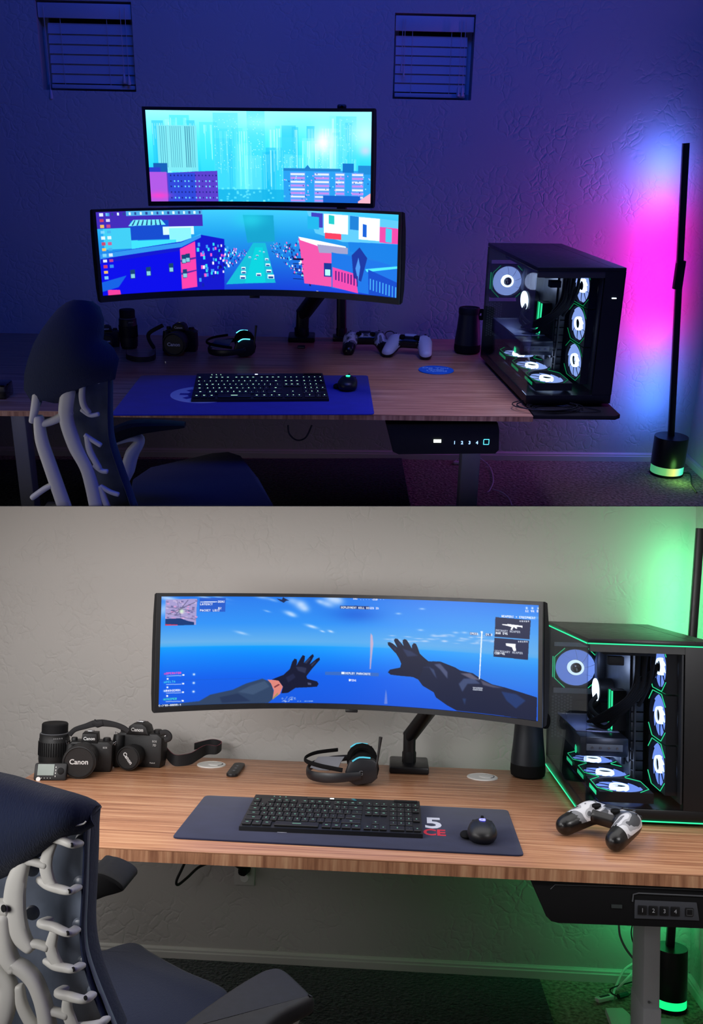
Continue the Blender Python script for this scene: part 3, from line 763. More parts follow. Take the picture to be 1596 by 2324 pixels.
def pc_tower(R, FLB, FRx, depth, H, label, led, edge, hub, blade, rz=0, glowp=.3):
    w0, d0, h0 = .285, .465, .459
    t = thing(R, 'desktop_computer', label, 'computer', FLB, rz, scale=((FRx-FLB.x)/w0, depth/d0, H/h0))
    MBK = mat('case_black', (22, 23, 27), .38, metal=.35, bump=((4, 4, 500), .05, .001))
    INN = mat('case_inside', (30, 31, 35), .55)
    B().box((w0/2, d0/2, .026), (w0, d0, .030), bev=.002).build('base_panel', MBK, t)
    for x in (.03, w0-.03):
        for y in (.05, d0-.05): B().box((x, y, .0055), (.036, .05, .011), bev=.003).build('foot', RUBBER, t)
    B().box((w0/2, d0/2, h0-.006), (w0, d0, .012), bev=.0015).build('roof_panel', MBK, t)
    B().box((w0*.845, d0/2, h0-.0005), (.0015, d0, .0012)).build('roof_seam', RUBBER, t)
    B().box((w0*.47, .007, h0-.022), (w0*.90, .012, .022)).build('front_header', INN, t)
    B().box((w0*.885, .010, .041+(h0-.053)/2), (w0*.23, .020, h0-.053)).build('front_pillar', MBK, t)
    B().box((w0-.002, d0/2, .041+(h0-.053)/2), (.004, d0, h0-.053)).build('right_side_panel', MBK, t)
    b = B()                                    # rear panel with a fan opening and vent slots
    for c, d in (((w0*.03, 0, .24), (w0*.06, .003, h0-.05)), ((w0*.72, 0, .24), (w0*.56, .003, h0-.05)), ((w0*.26, 0, .42), (w0*.4, .003, .05)), ((w0*.26, 0, .13), (w0*.4, .003, .21))): b.box((c[0], d0-.003, c[2]), d)
    b.build('rear_panel', INN, t)
    v = B()
    for i in range(7):
        for j in range(14): v.lathe([(0, 0), (.0035, 0), (.0035, .0006), (0, .0006)], 6, m=TR(V((.016+i*.0085, d0-.005, .10+j*.0095+(i % 2)*.0047))) @ ROT(90, 'X'))
    v.build('vent_mesh', GREY, t)
    B().box((.152, d0*.64, .24), (.004, d0*.68, h0-.09)).build('motherboard_tray', INN, t)
    B().box((w0*.755, .078, .24), (.004, .15, h0-.09)).build('fan_wall', INN, t)
    mbx = .147; Y2 = mbx
    mbp = mat('circuit_board', (18, 20, 26), .4, noise=((60, 60, 60), (44, 48, 58)))
    pb = B().box((mbx, .30, .26), (.004, .27, .30)).build('motherboard', mbp, t)
    for c, d in (((mbx-.012, .41, .33), (.024, .03, .14)), ((mbx-.010, .31, .405), (.02, .12, .03)), ((mbx-.008, .24, .12), (.012, .10, .05))):
        B().box(c, d, bev=.003).build('heat_sink', mat('heatsink_grey', (70, 74, 84), .35, metal=.6), pb)
    # memory sticks
    for k in range(4):
        s_ = B().box((mbx-.018, .225-k*.010, .242), (.034, .006, .110), bev=.001).build('memory_stick', BLACKM, t)
        B().box((mbx-.0365, .225-k*.010, .242), (.003, .0062, .106), bev=.001).build('memory_light', GREEN if k in (1, 3) else GREENDIM, s_)
    # cpu cooler head and its hoses
    cp = B().lathe([(0, 0), (.036, 0), (.036, .035), (.033, .038), (0, .038)], 30, m=TR(V((mbx-.004, .33, .272))) @ ROT(-90, 'Y')).build('cooler_pump', BLACK, t)
    B().lathe([(.0, .0385), (.034, .0385), (.034, .041), (0, .041)], 30, m=TR(V((mbx-.004, .33, .272))) @ ROT(-90, 'Y')).build('pump_light', FANHUB, cp)
    for dz, dy, ex in ((.0, 0, .0), (-.022, .01, .016)):
        B().sweep([(mbx-.040, .315, .262+dz), (mbx-.072, .27+dy, .232+dz), (mbx-.050, .20, .215+dz), (mbx-.005-ex, .16, .26), (mbx+.018-ex, .13, .33), (mbx+.022-ex, .13, .42)], .0065, seg=10, smooth=6).build('coolant_hose', RUBBER, t)
    # radiator block under the roof
    B().box((w0*.40, d0*.52, h0-.034), (.12, .36, .028), bev=.002).build('radiator', BLACKM, t)
    B().box((w0*.24, .02, h0-.056), (.035, .02, .022), bev=.002).build('cable_clip', BLACKM, t)
    # graphics card
    g = B(); g.box((.074, .265, .158), (.118, .285, .052), bev=.006); go = g.build('graphics_card', mat('gpu_shroud', (42, 45, 56), .3, metal=.4), t)
    B().box((.072, .29, .1855), (.108, .22, .003), bev=.001).build('backplate', mat('gpu_plate', (160, 166, 210), .32, metal=.7), go)
    B().text('GEFORCE RTX', .012, TR(V((.066, .385, .1878))), ext=.0004).build('lettering', mat('camera_mark', (215, 215, 215), .5), go)
    B().prism([(.045, .19, .1873), (.075, .19, .1873), (.06, .205, .1873)], (0, 0, .001)).build('vent_cutout', BLACKM, go)
    B().box((.074, .1215, .157), (.088, .003, .018), bev=.001).build('bracket', GREY, go)
    b = B()
    for i in range(4): b.lathe([(0, 0), (.003, 0), (.003, .003), (0, .003)], 10, m=TR(V((.044+i*.020, .1205, .157))) @ ROT(90, 'X'))
    b.build('screw', SILVER, go)
    b = B(); b.prism([(.0145, .15, .136), (.0145, .157, .131), (.0145, .165, .141), (.0145, .16, .153), (.0145, .157, .144), (.0145, .152, .151)], (-.002, 0, 0)); b.build('green_emblem', GREEN, go)
    # sleeved power cables
    for k in range(6):
        a = k*.0055
        B().sweep([(mbx+.045-a*.3, .10+a*.5, .39-a), (mbx+.030-a, .09, .35), (mbx+.0-a, .11, .29), (mbx-.035-a, .16+a, .232), (mbx-.06-a, .23, .200)], .0042, seg=8, smooth=5).build('power_cable', RUBBER, t)
    for k in range(3):
        B().sweep([(mbx+.03-.018*k, .08, .425), (mbx+.024-.018*k, .075, .38), (mbx+.02-.014*k, .09, .33), (mbx+.01-.02*k, .13, .27)], .005, seg=8, smooth=5).build('power_cable', RUBBER, t)
    for k in range(9): B().box((.160, .152, .08+k*.026), (.030, .006, .023), bev=.001).build('cable_cover_slat', INN, t)
    # fans: rear exhaust, three on the side wall, three on the floor
    fan(t, TR(V((.072, d0-.03, h0-.138))) @ ROT(90, 'X'), edge, hub, blade, .125)
    for k in range(3):
        fan(t, TR(V((w0*.755-.016, .085, .395-.1265*k-.012))) @ ROT(-90, 'Y'), edge, hub, blade, .122)
    for k in range(3):
        fan(t, TR(V((.098, .078+.125*k, .062))), edge, hub, blade, .122)
    M_ = t.matrix_world
    for c, e_ in (((.09, .25, .36), glowp), ((.10, .20, .11), glowp*.8), ((.10, .05, .24), glowp*.5)):
        ld = bpy.data.lights.new('fan_glow', 'POINT'); ld.energy = e_; ld.color = (.55, .68, 1); ld.shadow_soft_size = .03
        o = bpy.data.objects.new('fan_glow', ld); COL.objects.link(o); o.matrix_world = TR(M_ @ V(c))
    # glass
    B().box((w0*.385, .0025, .0415+(h0-.076)/2), (w0*.77, .004, h0-.075)).build('front_glass', DARKGLASS, t)
    B().box((.0015, d0/2, .0415+(h0-.055)/2), (.003, d0-.008, h0-.055)).build('side_glass', DARKGLASS, t)
    B().box((w0*.895, -.001, h0*.79), (.0, .0, .0) if False else (.014, .002, .003)).build('power_light', WHITEGL, t) if led is None else None
    if led:
        for z in (h0-.0125, .0125):
            e = B(); e.sweep([(0, -.002, z), (w0, -.002, z)], .0016, seg=6); e.sweep([(-.002, 0, z), (-.002, d0, z)], .0016, seg=6); e.build('edge_led', led, t)
    return t

def tower_lamp(R, base, r, bh, top, pw, label, strips, ring, lights, rh=.20):
    """round-ended base on the floor, upright light bar turned to the corner"""
    t = thing(R, 'floor_lamp', label, 'lamp', base)
    L = local(R, t); tp = L(top)
    LB = mat('lamp_black', (16, 17, 20), .35)
    B().lathe([(0, .0), (r*.98, .0), (r, .006), (r, .012), (0, .012)], 40).build('foot_ring', BLACKM, t)
    B().lathe([(r*.97, .012), (r*.97, bh*rh)], 40, cap=False).build('light_ring', ring, t)
    B().lathe([(0, bh*rh), (r, bh*rh), (r, bh*.985), (r*.985, bh), (0, bh)], 48).build('base_drum', LB, t)
    b = B(); b.sweep([(0, .01, bh), (tp.x, tp.y+.01, tp.z)], pw*.5, pw*.42, seg=16, power=.35, up=(0, 1, 0)); b.build('light_bar', LB, t)
    q = .58; b = B(); b.sweep([(tp.x*q, tp.y*q+.01, bh+(tp.z-bh)*(q-.05)), (tp.x*q, tp.y*q+.01, bh+(tp.z-bh)*(q+.045))], pw*.66, pw*.6, seg=16, power=.35, up=(0, 1, 0)); b.build('bar_joint', BLACKM, t)
    for (f0, f1, m_, c) in strips:
        p0 = V((tp.x*f0, tp.y*f0+pw*.5+.012, bh+(tp.z-bh)*f0)); p1 = V((tp.x*f1, tp.y*f1+pw*.5+.012, bh+(tp.z-bh)*f1))
        B().sweep([p0, p1], pw*.3, .003, seg=6).build('light_strip', m_, t)
        for (c_, en) in c:
            pr = base + (p0+p1)/2
            ld = bpy.data.lights.new('lamp_light', 'AREA'); ld.shape = 'RECTANGLE'; ld.size = .012; ld.size_y = (p1-p0).length; ld.energy = en; ld.color = c_
            o = bpy.data.objects.new('lamp_light', ld); COL.objects.link(o); o.parent = t
            d = lights.normalized(); z = -d; x = V((0, 0, 1)).cross(z).normalized(); y = z.cross(x)
            mm = Matrix((x, y, z)).transposed().to_4x4(); mm.translation = (p0+p1)/2+d*.012
            o.matrix_basis = mm
    return t

# ================================================================== UPPER ROOM (dark, blue light)
def desk(R, D, fl, fr, x0, x1, y1, th, label, panel_px, corner=.03):
    y0 = R.z(*fr, D).y if fr else R.z(*fl, D).y
    t = thing(R, 'standing_desk', label, 'desk', ((x0+x1)/2, (y0+y1)/2, 0))
    L = local(R, t); c = corner
    out = [(x0+c, y0), (x1-c*.2, y0), (x1, y0+c*.2), (x1, y1-c), (x1-c, y1), (x0+c, y1), (x0+c*.3, y1-c*.3), (x0, y1-c), (x0, y0+c), (x0+c*.3, y0+c*.3)]
    b = B(); b.prism([L((x, y, D-.003)) for x, y in out], (0, 0, .003), bev=.001); b.build('tabletop', WOOD, t)
    b = B(); b.prism([L((x, y, D-th)) for x, y in out], (0, 0, th-.003)); b.build('tabletop_core', WOODE, t)
    return t, y0
YD = RA.z(1200, 945, DA).y; XD = (RA.z(1200, 945, DA).x+RA.z(1088, 768, DA).x)/2; YDB = RA.z(900, 768, DA).y
print('A desk', YD, YDB, 'wall', WY_A, 'right', RA.z(1200, 945, DA).x, RA.z(1085, 768, DA).x)
dA, _ = desk(RA, DA, None, (1200, 945), -2.35, XD, YDB, .018, 'bamboo-topped desk in the dark blue-lit room, stacked monitors on it', None, .012)
LA = local(RA, dA)
def px_panel(R, t, pts, y, thick, name, mats, bev=.004):
    L = local(R, t); b = B(); b.prism([L(R.y(px, py, y)) for px, py in pts], (0, thick, 0), bev=bev); return b.build(name, mats, t)
pa = px_panel(RA, dA, [(876, 962), (1131, 962), (1134, 976), (1133, 1022), (1125, 1030), (905, 1032), (892, 1026)], YD+.01, .16, 'control_tray', BLACKM)
def on(R, t, px, py, y): return local(R, t)(R.y(px, py, y))
def digits(R, t, par, labs, y, size, m_, key=None):
    for s_, px, py in labs:
        p = on(R, t, px, py, y)
        if key: key(p)
        B().text(s_, size, TR(p) @ FRONT, ext=.0006, bold=.0003).build('numeral', m_, par)
yp = YD+.0085
digits(RA, dA, pa, [('1', 1032, 1005), ('2', 1049, 1005), ('3', 1066, 1005), ('4', 1083, 1005)], yp, .015, glow('numeral_blue', (150, 190, 255), 2))
p = on(RA, dA, 1104, 1003, yp); b = B(); s_ = .0085
b.sweep([p+V((-s_, 0, -s_)), p+V((s_, 0, -s_)), p+V((s_, 0, s_)), p+V((-s_, 0, s_))], .0013, seg=6, closed=True, up=(0, 1, 0)); b.build('square_button_light', CYAN, pa)
p = on(RA, dA, 993, 1001, yp); b = B(); b.box(p, (.024, .002, .010))
b.build('height_display', glow('display_glow', (235, 255, 225), 4), pa)
# legs (down to the divider; cut there)
p = RA.y(1066, 1040, YD+.36)
def leg_A(px, w_, name='leg'):
    q = RA.y(px, 1040, YD+.36); a = LA((q.x, q.y, 0))
    B().box((a.x, a.y, (DA-.05)/2), (w_, .07, DA-.03), bev=.004).build('leg', LEGM, dA)
    B().box((a.x, a.y+.02, .02), (.075, .60, .022), bev=.006).build('foot', LEGM, dA)
leg_A(1066, .068); leg_A(58, .05)
b = B(); a0 = LA(RA.y(40, 985, YD+.36)); a1 = LA(RA.y(1066, 985, YD+.36)); b.box(((a0.x+a1.x)/2, a0.y, DA-.045), (a1.x-a0.x, .05, .04)); b.build('crossbar', DMETAL, dA)
# black shelf carrying the computer, right of the top
zt = DA+.0005
f0, f1 = RA.z(1196, 944, zt), RA.z(1412, 944, zt)
xs1 = f1.x; yb = YD+.98
tb = B(); x0_ = XD+.004
tb.prism([(x0_, f1.y, zt-.014), (xs1-.02, f1.y, zt-.014), (xs1, f1.y+.02, zt-.014), (xs1, yb, zt-.014), (x0_, yb, zt-.014)], (0, 0, .014), bev=.002)
solo(RA, tb, 'computer_shelf', BLACKM, 'black metal shelf beside the desk end, carrying the computer and a coil of cable', 'shelf')

# ---- screens
rng = np.random.RandomState(7)
def city_top():
    cv = Canvas(560, 236)
    cv.grad([(0, (150, 240, 250)), (.35, (70, 225, 245)), (.7, (30, 195, 232)), (1, (20, 170, 220))])
    for k in range(46):                        # far towers in the haze
        x = rng.rand(); w_ = .02+.07*rng.rand(); top = .02+.5*rng.rand(); c = np.array([(60, 215, 240), (120, 235, 248), (30, 180, 225), (170, 245, 250)][rng.randint(4)])
        cv.rect(x, top, x+w_, 1, c, .35+.3*rng.rand())
        for j in range(rng.randint(3, 12)): 
            q = x+w_*rng.rand(); cv.rect(q, top+.03, q+.002, top+.1+.4*rng.rand(), (200, 250, 255), .5)
    for x0, n in ((.055, 4), (.10, 6), (.165, 5)):  # ribbed pale slab blocks on the left
        cv.rect(x0-.012, .16, x0+n*.009+.006, .66, (120, 215, 225), .9)
        for i in range(n): cv.rect(x0+i*.009, .17, x0+i*.009+.002, .62, (30, 95, 130), .75)
    for x0, x1, t0 in ((.29, .40, .02), (.58, .66, .28), (.76, .81, .28), (.44, .52, .0), (.84, .93, .05)):
        cv.rect(x0, t0, x1, 1, (70, 205, 235), .5)
        for j in range(60):
            q, r = x0+(x1-x0)*rng.rand(), t0+.03+.6*rng.rand(); cv.rect(q, r, q+.003, r+.008, (190, 250, 250), .7)
    cv.blob((.78, .33), 26, 34, (250, 255, 255), .9); cv.blob((.97, .25), 40, 40, (200, 240, 245), .8); cv.blob((.97, .42), 14, 12, (255, 190, 225), .5)
    cv.blob((.5, .12), 60, 18, (180, 250, 255), .4)
    # near roofs
    cv.rect(.02, .57, .08, .68, (20, 90, 170)); cv.rect(.0, .62, .05, .7, (40, 60, 190))
    cv.poly([(0, .67), (.08, .68), (.19, .665), (.30, .655), (.30, 1), (0, 1)], (84, 60, 190)); cv.rect(.08, .68, .20, 1, (36, 70, 205), .8)
    cv.rect(0, .67, .075, 1, (190, 90, 220), .75); cv.blob((.035, .93), 26, 9, (235, 60, 190), .8)
    for i in range(14):
        for j in range(5): cv.rect(.09+i*.0155, .70+j*.062, .095+i*.0155, .716+j*.062, (110, 225, 245) if (i*j) % 3 else (20, 30, 110), .9)
    cv.rect(.60, .64, 1, 1, (40, 150, 225)); cv.rect(.60, .62, .86, .65, (30, 120, 190)); cv.rect(.87, .56, .92, .66, (20, 110, 190)); cv.rect(.94, .58, 1, .68, (30, 130, 200))
    cv.poly([(.69, .64), (.71, .58), (.73, .64)], (30, 120, 190))
    for (x0, x1) in ((.63, .70), (.74, .81), (.835, .88), (.91, .965)):
        cv.rect(x0, .66, x1, 1, (90, 150, 235))
        for j in range(8): cv.rect(x0+.003, .675+j*.042, x1-.003, .695+j*.042, (235, 235, 250) if j % 2 == 0 else (200, 130, 220), .85)
    for i in range(70):
        q, r = .60+.4*rng.rand(), .67+.3*rng.rand(); cv.rect(q, r, q+.005, r+.012, [(20, 60, 150), (150, 240, 250), (235, 150, 230)][rng.randint(3)], .8)
    cv.rect(.78, .92, .95, 1, (20, 90, 190)); cv.poly([(.94, .98), (1, .88), (1, 1), (.94, 1)], (240, 170, 190))
    cv.rect(.30, .86, .60, 1, (20, 165, 215), .8)
    for i in range(40):
        q, r = .30+.3*rng.rand(), .80+.2*rng.rand(); cv.rect(q, r, q+.01, r+.02, (120, 235, 248), .5)
    return cv
def city_low():
    cv = Canvas(720, 214)
    cv.grad([(0, (60, 190, 235)), (.3, (30, 150, 220)), (1, (20, 60, 200))])
    P = lambda pts, c, a=1: cv.poly([((x-32)/1516., (y-30)/440.) for x, y in pts], c, a)
    cv.rect(0, 0, .33, .2, (60, 40, 170)); cv.rect(.09, .0, .33, .06, (80, 210, 235), .7)
    for i in range(18): cv.rect(.03+i*.017, .02, .036+i*.017, .05, (40, 60, 140) if i % 2 else (210, 240, 250))
    cv.rect(.02, .2, .12, .45, (60, 190, 225)); cv.rect(.10, .12, .22, .35, (20, 70, 190)); cv.rect(.20, .2, .30, .30, (200, 245, 250)); cv.rect(.22, .22, .29, .42, (130, 225, 240)); cv.rect(.10, .36, .24, .48, (60, 210, 235))
    P([(175, 110), (200, 78), (330, 80), (350, 108)], (110, 220, 240));
    for i in range(7): P([(190+i*22, 108), (205+i*19, 80), (210+i*19, 80), (197+i*22, 108)], (20, 50, 120))
    P([(40, 250), (420, 200), (520, 165), (640, 190), (630, 470), (32, 475)], (18, 22, 190))
    P([(40, 250), (420, 205), (520, 160), (520, 180), (420, 230), (40, 275)], (60, 190, 235), .7)
    P([(32, 300), (410, 250), (410, 470), (32, 475)], (10, 12, 215))
    P([(412, 240), (490, 200), (490, 450), (412, 460)], (235, 62, 160)); P([(412, 300), (490, 285), (490, 295), (412, 312)], (80, 40, 150)); P([(412, 370), (490, 355), (490, 362), (412, 382)], (80, 40, 150))
    for x, y in ((180, 360), (255, 350), (365, 335), (430, 290), (450, 285), (432, 370)): P([(x-12, y-18), (x+10, y-20), (x+10, y+28), (x-12, y+30)], (20, 60, 110)); P([(x-10, y+4), (x+8, y+4), (x+8, y+26), (x-10, y+26)], (150, 225, 235), .8)
    for i in range(150):                       # receding street fronts, left
        q = rng.rand()**.8; x = 495+q*260; h_ = (1-q)*230+30; y = 190+q*60+h_*rng.rand()
        P([(x, y), (x+9*(1-q)+3, y-1), (x+9*(1-q)+3, y+16*(1-q)+4), (x, y+16*(1-q)+5)], [(20, 20, 110), (240, 240, 255), (60, 150, 235), (240, 90, 190), (15, 30, 160), (50, 220, 225)][rng.randint(6)], .95)
    P([(740, 60), (900, 60), (905, 200), (760, 210)], (20, 150, 190)); cv.blob(((780-32)/1516., .12), 40, 22, (40, 200, 220), .7); cv.blob(((860-32)/1516., .3), 20, 26, (20, 150, 190), .8)
    P([(790, 210), (855, 210), (905, 430), (640, 440), (735, 300)], (20, 175, 200)); P([(800, 235), (840, 235), (850, 430), (740, 432)], (10, 195, 205))
    for x, y, w_ in ((810, 280, 12), (845, 260, 9), (800, 300, 10), (815, 385, 26), (735, 350, 22), (735, 372, 24), (730, 400, 30), (865, 330, 24), (870, 365, 28), (880, 395, 34), (860, 300, 18), (825, 255, 8), (770, 290, 12)):
        P([(x-w_/2, y-w_*.3), (x+w_/2, y-w_*.3), (x+w_/2, y+w_*.35), (x-w_/2, y+w_*.35)], (225, 240, 250)); P([(x-w_*.4, y), (x+w_*.4, y), (x+w_*.4, y+w_*.3), (x-w_*.4, y+w_*.3)], (20, 60, 140))
    for i in range(170):
        q = rng.rand()**.8; x = 1125-q*245; h_ = (1-q)*260+40; y = 170+q*40+h_*rng.rand()
        P([(x, y), (x+8*(1-q)+3, y+1), (x+8*(1-q)+3, y+15*(1-q)+5), (x, y+14*(1-q)+5)], [(20, 20, 100), (30, 90, 190), (60, 210, 230), (235, 90, 170), (245, 245, 255), (15, 40, 150)][rng.randint(6)], .95)
    P([(1075, 30), (1548, 65), (1548, 190), (1260, 190), (1120, 150)], (90, 190, 240))
    for x0, x1, y0, y1, c in ((1100, 1160, 40, 120, (60, 60, 180)), (1165, 1290, 45, 150, (235, 250, 255)), (1190, 1220, 50, 100, (30, 190, 190)), (1300, 1345, 50, 125, (25, 120, 200)), (1345, 1450, 55, 175, (240, 250, 255)), (1365, 1385, 90, 160, (20, 90, 200)), (1450, 1545, 100, 185, (225, 70, 160)), (1480, 1510, 105, 180, (70, 190, 225)), (1170, 1255, 145, 180, (230, 60, 90)), (1080, 1140, 60, 130, (30, 170, 220))):
        P([(x0, y0), (x1, y0+4), (x1, y1), (x0, y1-3)], c)
    P([(1030, 180), (1190, 235), (1210, 250), (1210, 440), (1060, 428), (1040, 250)], (225, 80, 160)); P([(1030, 172), (1280, 215), (1280, 232), (1200, 240), (1040, 190)], (240, 245, 255)); P([(1130, 210), (1290, 222), (1290, 255), (1140, 255)], (150, 150, 190))
    P([(1205, 250), (1545, 300), (1548, 480), (1205, 445)], (24, 110, 215)); P([(1210, 330), (1330, 360), (1345, 465), (1210, 440)], (225, 70, 165)); P([(1290, 190), (1548, 185), (1548, 310), (1300, 240)], (20, 120, 215)); P([(1310, 260), (1350, 215), (1390, 270), (1360, 400), (1320, 380)], (20, 50, 150)); P([(1330, 330), (1345, 270), (1355, 320), (1345, 400)], (70, 140, 225))
    for i in range(8): P([(1225+i*16, 350+i*3), (1231+i*16, 350+i*3), (1231+i*16, 400+i*4), (1225+i*16, 400+i*4)], (60, 20, 120))
    for x in (1185,): P([(x-20, 310), (x+20, 310), (x+20, 385), (x-20, 385)], (20, 50, 140)); P([(x-14, 345), (x+14, 345), (x+14, 378), (x-14, 378)], (170, 235, 240))
    P([(1380, 330), (1545, 300), (1545, 312), (1390, 345)], (80, 220, 240)); P([(1395, 330), (1548, 390), (1548, 480), (1400, 470)], (15, 70, 190))
    for i in range(9): P([(1405+i*16, 380+i*4), (1410+i*16, 380+i*4), (1410+i*16, 440+i*4), (1405+i*16, 440+i*4)], (70, 170, 235))
    P([(1000, 290), (1055, 290), (1055, 300), (1000, 300)], (10, 10, 60)); 
    for j in range(5): P([(1000, 290+j*28), (1056, 292+j*28), (1056, 295+j*28), (1000, 293+j*28)], (10, 10, 60))
    for j in range(14):                        # desktop icons down the left edge
        cv.rect(.012, .02+j*.068, .024, .055+j*.068, [(225, 235, 250), (200, 60, 90), (240, 190, 80), (120, 200, 240)][j % 4], .9)
        if j < 10: cv.rect(.030, .02+j*.068, .041, .055+j*.068, [(60, 160, 220), (235, 235, 245), (210, 70, 120)][j % 3], .8)
    P([(60, 440), (115, 445), (118, 470), (60, 475)], (225, 60, 150)); P([(32, 400), (150, 370), (110, 430), (32, 450)], (20, 90, 210))
    return cv
def mon_A(Lpx, Rpx, Htop, yl, yr, **k):
    L = RA.y(*Lpx, yl); R_ = RA.y(*Rpx, yr); H = ((RA.y(*Htop[0], yl)-L).length+(RA.y(*Htop[1], yr)-R_).length)/2
    return curved_monitor(RA, L, R_, H, **k)
yl = 3.07
mlow = mon_A((226, 686), (909, 691), ((221, 472), (915, 485)), yl, yl*.995, sag=.165, cv=city_low(), name='ultrawide_monitor', label='wide curved monitor showing a bright comic-style street, lower of the stacked pair', estr=1.25)
mup = mon_A((337, 467), (849, 472), ((323, 236), (857, 252)), 3.30, 3.27, sag=.045, cv=city_top(), name='upper_monitor', label='smaller monitor showing a cyan skyline, upper of the stacked pair', estr=1.25, bez=(.010, .010, .014), chin=False)
mup.name = 'monitor'
# webcam on the upper monitor
q = RA.y(776, 243, 3.33)
tw = thing(RA, 'webcam', 'tiny black webcam on the top edge of the upper monitor', 'camera', q)
B().box((0, 0, 0), (.030, .022, .016), bev=.005).build('body', BLACK, tw); B().lathe([(0, 0), (.005, 0), (.005, .003), (0, .003)], 16, m=TR(V((0, -.011, 0))) @ ROT(90, 'X')).build('lens', GLOSS, tw)

def monitor_arm(R, bpx, w_, d_, z, post, elbow, end, label, thick=.022, deep=.03):
    """bpx: base front-left px pair on the desk; post/elbow/end in room coords"""
    p = post[0]; t = thing(R, 'monitor_stand', label, 'monitor arm', (p.x, p.y, z)); L = local(R, t)
    B().box((0, 0, .011), (w_, d_, .022), bev=.006).build('base', DMETAL, t)
    B().sweep([L(p)+V((0, 0, .015)), L(post[1])], thick, thick, seg=16, power=.55).build('post', DMETAL, t)
    B().lathe([(thick*1.12, .022), (thick*1.12, .05), (thick*1.0, .055)], 24, m=TR(L(p).xy.to_3d())).build('collar', BLACKM, t)
    if elbow: B().sweep([L(post[1])+V((0, 0, -.012)), L(elbow), L(end)], [thick*1.1, thick*1.1, thick*.9], [thick*1.0]*3, seg=16, power=.6).build('reach_arm', DMETAL, t)
    return t
b0 = RA.z(685, 771, DA); b0 = V((b0.x, b0.y, DA))
monitor_arm(RA, None, .115, .13, DA, [b0, RA.y(688, 706, b0.y)], RA.y(735, 650, b0.y-.10), RA.y(760, 590, 3.30), 'bent black arm holding the lower curved monitor, left of two on the blue-lit desk', .028)
b1 = RA.z(775, 772, DA)
monitor_arm(RA, None, .075, .07, DA, [V((b1.x, b1.y, DA)), RA.y(776, 400, b1.y)], None, None, 'straight black pole rising behind both monitors, right of two on the blue-lit desk', .021)
q = RA.y(776, 380, b1.y); qq = RA.y(640, 360, 3.36)
am = thing(RA, 'pole_bracket', 'black bracket joining the straight pole to the back of the upper monitor', 'bracket', q); L = local(RA, am)
B().sweep([V((0, 0, 0)), L(qq)], .018, .018, seg=12).build('bracket_arm', DMETAL, am)
B().box(L(RA.y(600, 360, 3.385)), (.12, .02, .12), bev=.003).build('mounting_plate', DMETAL, am)

# ---- desktop things, upper room
MZ = .004
def mat_pad(R, D, pts, label, circ=None):
    q = [R.z(px, py, D) for px, py in pts]      # BL BR FR FL
    o = sum(q, V())/4; b = B()
    def rc(q, r=.018):
        out = []
        for i in range(4):
            p, a, c = q[i], q[i-1], q[(i+1) % 4]
            u, v = (a-p).normalized(), (c-p).normalized()
            for k in range(6):
                f = k/5; out.append(p+u*r*(1-f)**2+v*r*f**2)
        return out
    t = thing(R, 'mouse_mat', label, 'mouse mat', (o.x, o.y, D)); L = local(R, t)
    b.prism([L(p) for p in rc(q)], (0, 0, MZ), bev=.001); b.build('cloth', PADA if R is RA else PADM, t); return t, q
mA, qA = mat_pad(RA, DA, [(321, 854), (835, 854), (850, 942), (251, 944)], 'wide navy mouse mat with a pale round emblem, on the blue-lit desk')
L = local(RA, mA)
def emblem(R, D, t, L, px, py, rpx):
    c = R.z(px, py, D); e = R.z(px-rpx, py, D); r = (c-e).length; c = L(c)
    rr = r*.86
    b = B().lathe([(0, 0), (r, 0), (r, .0006), (0, .0006)], 48, m=TR(c+V((0, 0, MZ))) @ Matrix.Diagonal((1, min(1.35, max(.8, 1)), 1, 1)))
    b.build('printed_disc', mat('print_white', (205, 208, 222), .8), t)
    b = B()
    for k in range(8):
        a = math.pi*2*k/8; m = TR(c+V((0, 0, MZ+.0006))) @ Matrix.Rotation(a, 4, 'Z')
        b.prism([(r*.35, -r*.13, 0), (r*.72, -r*.10, 0), (r*.72, r*.10, 0), (r*.35, r*.13, 0)], (0, 0, .0003), m=m)
    b.lathe([(0, 0), (r*.48, 0), (r*.48, .0003), (0, .0003)], 32, m=TR(c+V((0, 0, MZ+.0006))))
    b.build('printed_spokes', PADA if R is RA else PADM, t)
    B().lathe([(0, 0), (r*.34, 0), (r*.34, .0005), (0, .0005)], 32, m=TR(c+V((0, 0, MZ+.0006)))).build('printed_centre', mat('print_red', (196, 40, 62), .8), t)
emblem(RA, DA, mA, L, 462, 898, 75)
zk = DA+MZ
keyboard(RA, RA.z(434, 913, zk), RA.z(747, 911, zk), RA.z(455, 858, zk), 'black full-size keyboard with glowing keys on the blue-lit desk mat', zk, LEGEND, None)
p0, p1 = RA.z(792, 906, zk), RA.z(790, 858, zk)
mouse(RA, (p0.x, (p0.y+p1.y)/2, zk), .128, -6, 'black gaming mouse with green lit logo on the mat\'s right end, upper room', glow('logo_green', (40, 255, 150), 4))
headset(RA, RA.z(527, 812, DA), .19, 'black headset lying left of centre on the blue-lit desk, cyan light strips', 8, CYAN)
p = RA.z(1060, 800, DA)
hS = RA.hgt(1060, 697, p)-DA
speaker(RA, p, hS, (RA.y(1090, 780, p.y).x-RA.y(1030, 780, p.y).x)/2, 'black cylindrical speaker standing left of the computer in the blue-lit room', -15)
